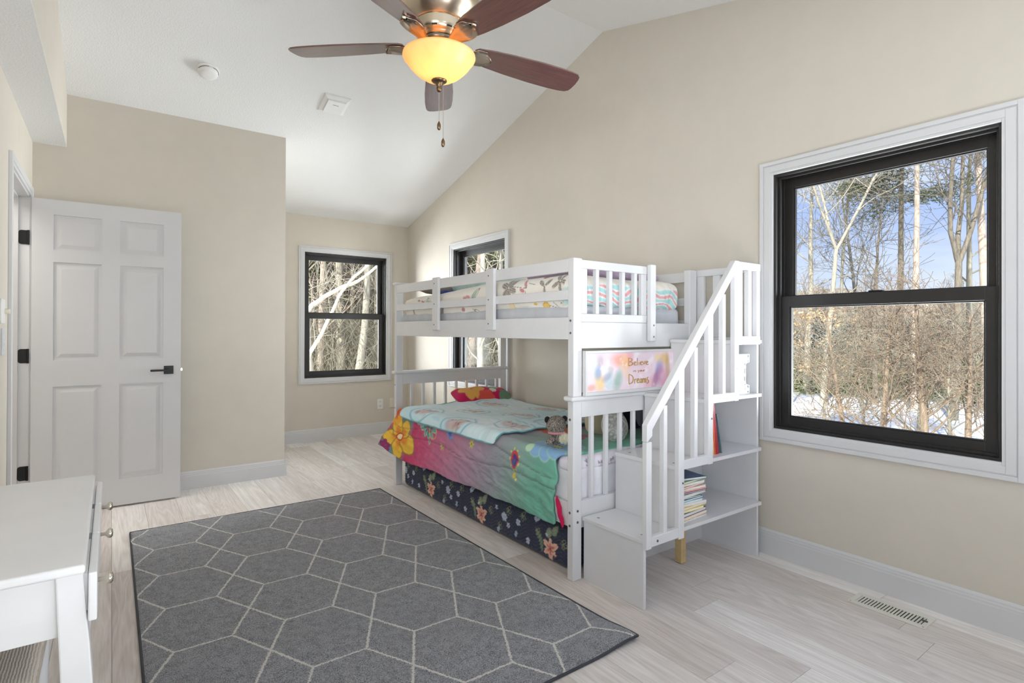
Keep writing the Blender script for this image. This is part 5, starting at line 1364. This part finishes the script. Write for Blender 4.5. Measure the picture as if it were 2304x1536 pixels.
def path(r, p, d, L, nseg, jit, upw=0.0):
    pts = [np.array(p, float)]; d = np.array(d, float) / np.linalg.norm(d)
    for _ in range(nseg):
        d = d + r.normal(size=3) * jit + np.array([0, 0, upw]); d /= np.linalg.norm(d); pts.append(pts[-1] + d * L / nseg)
    return np.array(pts)
def branchy(T, r, p, d, L, rad, depth, spread=.75, kids=(4, 7), upw=.06, minr=.004, jit=.13):
    ns = max(3, int(5 * L ** .5) + 1); pts = path(r, p, d, L, ns, jit, upw)
    T.tube(pts, np.linspace(rad, max(minr, rad * .3), len(pts)), 5 if rad > .03 else (4 if rad > .012 else 3))
    if depth <= 0: return
    for _ in range(r.integers(*kids)):
        f = r.uniform(.25, 1.0); i = min(len(pts) - 2, int(f * (len(pts) - 1))); q = pts[i] + (pts[i + 1] - pts[i]) * r.uniform()
        dd = pts[i + 1] - pts[i]; dd /= np.linalg.norm(dd) + 1e-9
        o_ = r.normal(size=3); o_ -= dd * o_.dot(dd); o_ /= np.linalg.norm(o_) + 1e-9
        nd = dd * (1 - spread * .45) + o_ * spread
        branchy(T, r, q, nd, L * r.uniform(.42, .68), max(minr, rad * r.uniform(.38, .55)), depth - 1, spread, kids, upw, minr, jit)
def needles(T, r, p, n, R_, flat=.45, ln=.16, wd=.012):
    c = np.array(p) + r.normal(size=(n, 3)) * np.array([R_, R_, R_ * flat]); d = r.normal(size=(n, 3)); d[:, 2] = np.abs(d[:, 2]) * .6; d /= np.linalg.norm(d, axis=1, keepdims=True)
    s_ = np.cross(d, r.normal(size=(n, 3))); s_ /= np.linalg.norm(s_, axis=1, keepdims=True) + 1e-9
    T.quads(np.stack([c - s_ * wd, c + s_ * wd, c + d * ln + s_ * wd * .3, c + d * ln - s_ * wd * .3], 1))
def tree(name, x, y, h, rad, seed, label, cat='tree', barkm=None, lean=(0, 0), fork=None, first=.3, nb=12, blen=.33, depth=2, pine=None, group=None, spread=.8, minr=.006, tube_n=10, bup=.35):
    r = np.random.default_rng(seed); z0 = float(gz(np.array(x), np.array(y))) - .15
    T = TM(); pts = path(r, (x, y, z0), (lean[0], lean[1], 1), h * (fork or 1), 12, .022, .02)
    T.tube(pts, np.linspace(rad * 1.15, rad * (.75 if fork else .22), len(pts)), tube_n)
    tr = T.build(name, barkm or BK_GREY, None, origin=(x, y, z0)); tag(tr, label, cat, group)
    B = TM(); tips = []
    axes = [(pts, rad)]
    if fork:
        axes = []
        for k in range(3 if seed % 2 else 2):
            an = seed + k * 2.4; q = path(r, pts[-1] - np.array([0, 0, .1]), (math.cos(an) * .32, math.sin(an) * .32, 1), h * (1 - fork), 9, .07, .05)
            B.tube(q, np.linspace(rad * .62, rad * .14, len(q)), 7); axes.append((q, rad * .6))
    for ax, rd in axes:
        for k in range(nb):
            f = first + (1 - first) * (k + r.uniform()) / nb if not fork else .1 + .9 * (k + r.uniform()) / nb
            i = min(len(ax) - 2, int(f * (len(ax) - 1))); q = ax[i] + (ax[i + 1] - ax[i]) * (f * (len(ax) - 1) - i if f < 1 else 1)
            an = r.uniform(0, 6.28); up_ = bup if not pine else r.uniform(-.05, .22)
            L = h * blen * (1.1 - .6 * f) * r.uniform(.7, 1.15)
            if pine:
                pp = path(r, q, (math.cos(an), math.sin(an), up_), L, 6, .10, .02); B.tube(pp, np.linspace(rd * .22, .012, len(pp)), 4)
                for t_ in np.linspace(.35, 1, pine):
                    c = pp[min(len(pp) - 1, int(t_ * (len(pp) - 1)))]; tips.append((c, .24 * L ** .5))
                    e2 = path(r, c, (r.normal(), r.normal(), .2), L * .25, 3, .1); B.tube(e2, [.012, .01, .008, .006], 3); tips.append((e2[-1], .22 * L ** .5))
            else:
                branchy(B, r, q, (math.cos(an), math.sin(an), up_ + .5), L, max(.012, rd * .30 * (1.2 - .6 * f)), depth, spread, (4, 8), .04, minr)
    if B.n: B.build('branches', barkm or BK_GREY, tr)
    if pine:
        N = TM()
        for c, R_ in tips: needles(N, r, c, 120, R_, .38, .15, .013)
        N.build('needles', NEED, tr)
    return tr
tree('bare_tree', 17.14, 7.79, 11.5, .075, 3, 'tall pale forked bare tree seen through the upper sash beside the big window frame', fork=.42, nb=13, blen=.24)
tree('bare_tree', 21.4, 9.14, 11, .06, 4, 'thin grey bare tree standing behind the pale forked one', first=.35, nb=13, blen=.30, barkm=BK_TWIG)
tree('bare_tree', 24.2, 9.5, 10, .08, 6, 'slim bare tree further back in the big window view', first=.3, nb=13, blen=.32, barkm=BK_TWIG)
tree('pine_tree', 20.53, 7.06, 12.5, .10, 8, 'green pine with needle clumps in the middle of the big window', pine=4, first=.50, nb=18, blen=.24, barkm=BK_DARK)
tree('pine_tree', 18.3, 5.83, 13.5, .09, 10, 'straight pinkish barked pine trunk in the middle of the big window', pine=3, first=.62, nb=12, blen=.18, barkm=BK_PINK)
tree('bare_tree', 16.7, 4.53, 11.5, .095, 13, 'large dark bare tree splitting into several upright limbs', fork=.36, nb=12, blen=.24, barkm=BK_DARK)
tree('pine_tree', 18.9, 4.40, 13, .11, 15, 'thick tan pine trunk near the outer edge of the big window', pine=3, first=.55, nb=10, blen=.20, barkm=BK_PINK)
tree('bare_tree', 19.4, 9.34, 9.5, .10, 17, 'bare tree at the casing side edge of the big window view', first=.25, nb=12, blen=.30)
tree('bare_tree', 18.6, 6.9, 6.5, .07, 19, 'short dark twiggy tree between the pines', first=.4, nb=10, blen=.38, barkm=BK_DARK)
tree('bare_tree', 21.0, 5.2, 11.0, .09, 20, 'slender bare tree between the split tree and the tan trunk', first=.3, nb=13, blen=.28, barkm=BK_TWIG)
tree('river_birch', 10.29, 4.25, 2.7, .050, 23, 'small birch with flaking bark and dense twigs, first in the row by the house', nb=18, first=.12, blen=.50, barkm=BK_RUST, spread=.9, minr=.003, depth=2, lean=(.05, .12), tube_n=8)
tree('river_birch', 10.2, 3.70, 2.7, .058, 25, 'birch with a leaning stem and rusty peeling bark in the lower sash', nb=20, first=.12, blen=.50, barkm=BK_RUST, spread=.9, minr=.003, fork=None, lean=(0, -.03), tube_n=8)
tree('river_birch', 10.31, 3.12, 2.8, .062, 27, 'thickest rusty birch standing in the snow below the meeting rail', nb=20, first=.14, blen=.50, barkm=BK_RUST, spread=.9, minr=.003, tube_n=8)
tree('river_birch', 10.33, 2.61, 2.6, .050, 29, 'birch with dark low branches at the outer edge of the lower sash', nb=19, first=.10, blen=.50, barkm=BK_RUST, spread=.9, minr=.003, tube_n=8)
for i, (x, y, sd, wh) in enumerate(((12.6, 4.9, 31, 'between the first two birches'), (13.4, 4.2, 33, 'right behind the leaning birch'), (13.0, 3.55, 35, 'behind the thickest rusty birch'), (12.4, 5.6, 37, 'by the inner casing of the big window'))):
    tree('twiggy_shrub', x, y, 2.3, .035, sd, 'brown twiggy shrub in the snow ' + wh, 'shrub', BK_TWIG, nb=20, first=.05, blen=.55, spread=.9, minr=.0035, tube_n=6, group='twiggy shrubs behind the birches')
# snowy spruce
r = np.random.default_rng(41); x, y = 21.9, 10.0; z0 = float(gz(np.array(x), np.array(y)))
T = TM(); T.tube([(x, y, z0), (x, y, z0 + 3.6)], [.09, .01], 7); sp_ = T.build('snowy_spruce', BK_DARK, None, origin=(x, y, z0)); tag(sp_, 'young spruce dusted with snow beside the pale forked tree', 'tree')
N = TM()
for k in range(900):
    f = r.uniform() ** .7; hh = .4 + 3.2 * (1 - f); rr_ = 1.25 * f * r.uniform(.3, 1); an = r.uniform(0, 6.28); needles(N, r, (x + rr_ * math.cos(an), y + rr_ * math.sin(an), z0 + hh - .12 * rr_), 16, .07, .4, .16, .014)
N.build('needles', FROST, sp_)
# oak with dry leaves
r = np.random.default_rng(43); o = tree('oak_sapling', 15.6, 8.05, 3.2, .05, 45, 'oak sapling still holding dry orange leaves at the window edge', 'tree', BK_GREY, nb=12, first=.3, blen=.35)
N = TM()
for c in [(15.9 + r.normal() * .5, 7.6 + r.normal() * .55, z_ + r.normal() * .10) for z_ in (1.70, 1.50, .9, .2) for _ in range(16)]: needles(N, r, c, 9, .10, .5, .08, .022)
N.build('dry_leaves', LEAFO, o)
# view of the far window: two snow covered limbs and near trees
lt_ = empty('snowy_tree', (2.62, 9.5, -1.1), 'leaning tree with two snow covered limbs outside the far window', 'tree')
def limb(pts, r0, r1, n_=24):
    pts = np.array(pts); t = np.linspace(0, 1, n_); q = np.stack([np.interp(t, np.linspace(0, 1, len(pts)), pts[:, c]) for c in range(3)], 1); q += .022 * np.stack([wob(t * 9, t, 0, 1, 60 + c) for c in range(3)], 1)
    return q, np.linspace(r0, r1, n_)
T = TM(); S_ = TM()
Lb = [([(2.30, 9.5, -1.1), (2.45, 9.5, -.2), (2.66, 9.5, .45), (2.69, 9.5, .77), (2.92, 9.5, 1.15), (3.07, 9.5, 1.49), (3.22, 9.5, 1.84), (3.42, 9.5, 2.09), (3.62, 9.5, 2.26), (3.85, 9.5, 2.50)], .042, .014), ([(2.55, 9.5, 1.35), (2.73, 9.5, 1.60), (2.99, 9.5, 1.80), (3.22, 9.5, 1.92), (3.50, 9.5, 2.05), (3.91, 9.5, 2.36), (4.3, 9.5, 2.6)], .038, .014),
      ([(2.42, 9.6, -1.1), (2.44, 9.6, .5), (2.50, 9.58, 1.2), (2.56, 9.55, 1.38), (2.48, 9.6, 2.2), (2.3, 9.7, 3.2)], .10, .05)]
for i, (p_, a, b) in enumerate(Lb):
    q, rd = limb(p_, a, b); T.tube(q, rd, 8)
    if i < 2: S_.tube(q[8 if i == 0 else 1:] + np.array([0, -.004, .020]), rd[8 if i == 0 else 1:] * .84, 8)
r = np.random.default_rng(47)
for _ in range(12):
    q, rd = limb(Lb[r.integers(0, 3)][0], .05, .02); i = r.integers(6, 23); branchy(T, r, q[i], (r.normal(), r.normal() * .4, .8), r.uniform(.4, .9), .007, 1, .8, (3, 6), .03, .002)
T.build('limbs', BK_GREY, lt_); S_.build('snow_cover', SNOW, lt_)
for i, (x, y, h, rd, sd, fk, bm, lb) in enumerate([(3.24, 11.3, 8, .08, 51, .45, BK_GREY, 'pale bare tree forking low outside the far window'), (4.32, 14.2, 10, .085, 53, None, BK_PINK, 'straight pinkish tree behind the snowy limbs'), (4.75, 13.0, 10, .09, 55, .5, BK_GREY, 'pale grey tree in the middle of the far window view'),
        (6.1, 16.6, 10, .09, 59, None, BK_GREY, 'tall grey tree toward the bed side of the far window'), (5.95, 14.4, 9, .07, 60, None, BK_GREY, 'slim tree crossed by dark branches in the far window'), (7.4, 11.9, 9, .10, 61, None, BK_PINK, 'tan tree trunk outside the window behind the bunk bed'), (6.0, 9.25, 8, .07, 63, None, BK_GREY, 'thin pale tree outside the window behind the bunk bed'),
        (10.1, 14.9, 11, .14, 65, None, BK_PINK, 'thick tan tree further out behind the bunk bed window'), (6.9, 9.8, 8, .06, 67, None, BK_GREY, 'small pale tree by the outer edge of the bunk bed window')]):
    tree('bare_tree', x, y, h, rd, sd, lb, barkm=bm, fork=fk, nb=12, first=.15, blen=.24, depth=2)
tree('pine_tree', 9.4, 12.6, 10, .13, 69, 'pine with sparse needles outside the window behind the bunk bed', pine=4, first=.25, nb=20, blen=.26, barkm=BK_DARK)
tree('pine_tree', 4.0, 19.5, 11, .14, 71, 'dark pine deep in the woods behind the far window', pine=4, first=.15, nb=24, blen=.24, barkm=BK_DARK)
# woods: copies of a few tree forms standing in their own places
protos = []
for i in range(5):
    protos.append(tree('forest_tree', 60 + i, -60, 10.5, .11 + .01 * i, 80 + i, 'bare tree in the woods beyond the snowy yard', barkm=[BK_GREY, BK_TWIG, BK_PINK, BK_GREY, BK_DARK][i], nb=14, first=.22, blen=.27, depth=2, minr=.009, tube_n=7, group='bare trees in the distant woods'))
r = np.random.default_rng(90); cnt = 0; first_use = set()
spots = []
while len(spots) < 170:
    win = r.integers(0, 3)
    if win == 0: an = math.atan2(1, .33) + r.uniform(-.13, .15); d = r.uniform(15, 42)
    elif win == 1: an = math.atan2(4.53, 2.9) + r.uniform(-.12, .12); d = r.uniform(15, 42)
    else: an = r.uniform(.14, .56); d = r.uniform(26, 56)
    spots.append((d * math.cos(an), d * math.sin(an), win))
for i, (x, y, wnd) in enumerate(spots):
    o = protos[i % 5] if i < 5 else copy_tree(protos[i % 5])
    s_ = r.uniform(.75, 1.15) * (.36 if wnd == 2 else 1.0)
    o.location = (x, y, float(gz(np.array(x), np.array(y))) - .1); o.rotation_euler = (0, 0, r.uniform(0, 6.28)); o.scale = (s_, s_, s_)
# undergrowth: nobody could count it
T = TM(); r = np.random.default_rng(95)
def brush(n, a0, a1, d0, d1, h0, h1, rr_):
    for _ in range(n):
        an = r.uniform(a0, a1); d = r.uniform(d0, d1); x, y = d * math.cos(an), d * math.sin(an); z = float(gz(np.array(x), np.array(y))) if False else GZ + max(0, min(1.4, (d - 24) / 60)) * 2.2
        h = r.uniform(h0, h1); tilt_ = r.normal(size=2) * .45
        p0 = np.array([x, y, z]); p1 = p0 + np.array([tilt_[0] * h * .5, tilt_[1] * h * .5, h * .55]); p2 = p1 + np.array([(tilt_[0] + r.normal() * .5) * h * .4, (tilt_[1] + r.normal() * .5) * h * .4, h * .45 * r.uniform(.2, 1)])
        T.tube([p0, p1, p2], [rr_ * 1.3 * (d / 20), rr_ * (d / 20), rr_ * .5 * (d / 20)], 3)
brush(9000, .12, .60, 22, 46, 1.0, 2.9, .014)
brush(12000, 1.08, 1.42, 14, 36, 1.0, 4.2, .0075); brush(6000, .88, 1.12, 13, 34, 1.0, 4.2, .0075)
o = T.build('undergrowth', BK_TWIG, None); tag(o, 'tangled brown winter undergrowth between the woodland trees', 'undergrowth'); o['kind'] = 'stuff'
# low evergreens along the far edge of the yard
N = TM(); 
for _ in range(1500):
    an = r.uniform(.12, .60); d = r.uniform(21, 27); x, y = d * math.cos(an), d * math.sin(an); needles(N, r, (x, y, GZ + r.uniform(0, 1.1) ** 1.6), 26, .22, .6, .16, .018)
for _ in range(420):
    an = r.uniform(1.05, 1.42); d = r.uniform(20, 34); x, y = d * math.cos(an), d * math.sin(an); needles(N, r, (x, y, r.uniform(-.8, 5.5)), 26, .35, .6, .22, .03)
for _ in range(260):
    an = r.uniform(.88, 1.12); d = r.uniform(20, 32); x, y = d * math.cos(an), d * math.sin(an); needles(N, r, (x, y, r.uniform(-.8, 6.5)), 26, .35, .6, .22, .03)
o = N.build('evergreen_brush', NEED, None); tag(o, 'dull green evergreen foliage massed behind the woodland edge', 'foliage'); o['kind'] = 'stuff'
# wooded hillside far behind
k = Mt('wooded_hill'); v = k.coords((1, 1, .25)); f = k.noise(v, 1.6, 8, .75); k.l(k.ramp(f, [(.35, (136, 122, 104)), (.5, (176, 162, 142)), (.62, (196, 186, 170))]), k.b.inputs['Base Color']); k.set(Roughness=1); k.bump(f, .8, .5)
ang = np.linspace(-.3, 1.7, 260); hh = np.linspace(0, 1, 14); A, Hh = np.meshgrid(ang, hh, indexing='ij')
top_ = np.interp(ang, [-.3, .1, .6, .8, 1.05, 1.5, 1.7], [5.2, 5.2, 5.8, 9, 10, 8.5, 8.5]) + .6 * wob(ang * 14, ang * 0, 0, 3, 99, 4)
D_ = 62 + 10 * Hh + 1.5 * wob(A * 20, Hh * 3, 0, 2, 98)
o = grid_mesh('trim_9', np.stack([D_ * np.cos(A), D_ * np.sin(A), .2 + Hh ** .7 * top_[:, None]], -1)[:, ::-1], None, k.m, None); o.name = 'wooded_ridge'; o['kind'] = 'structure'
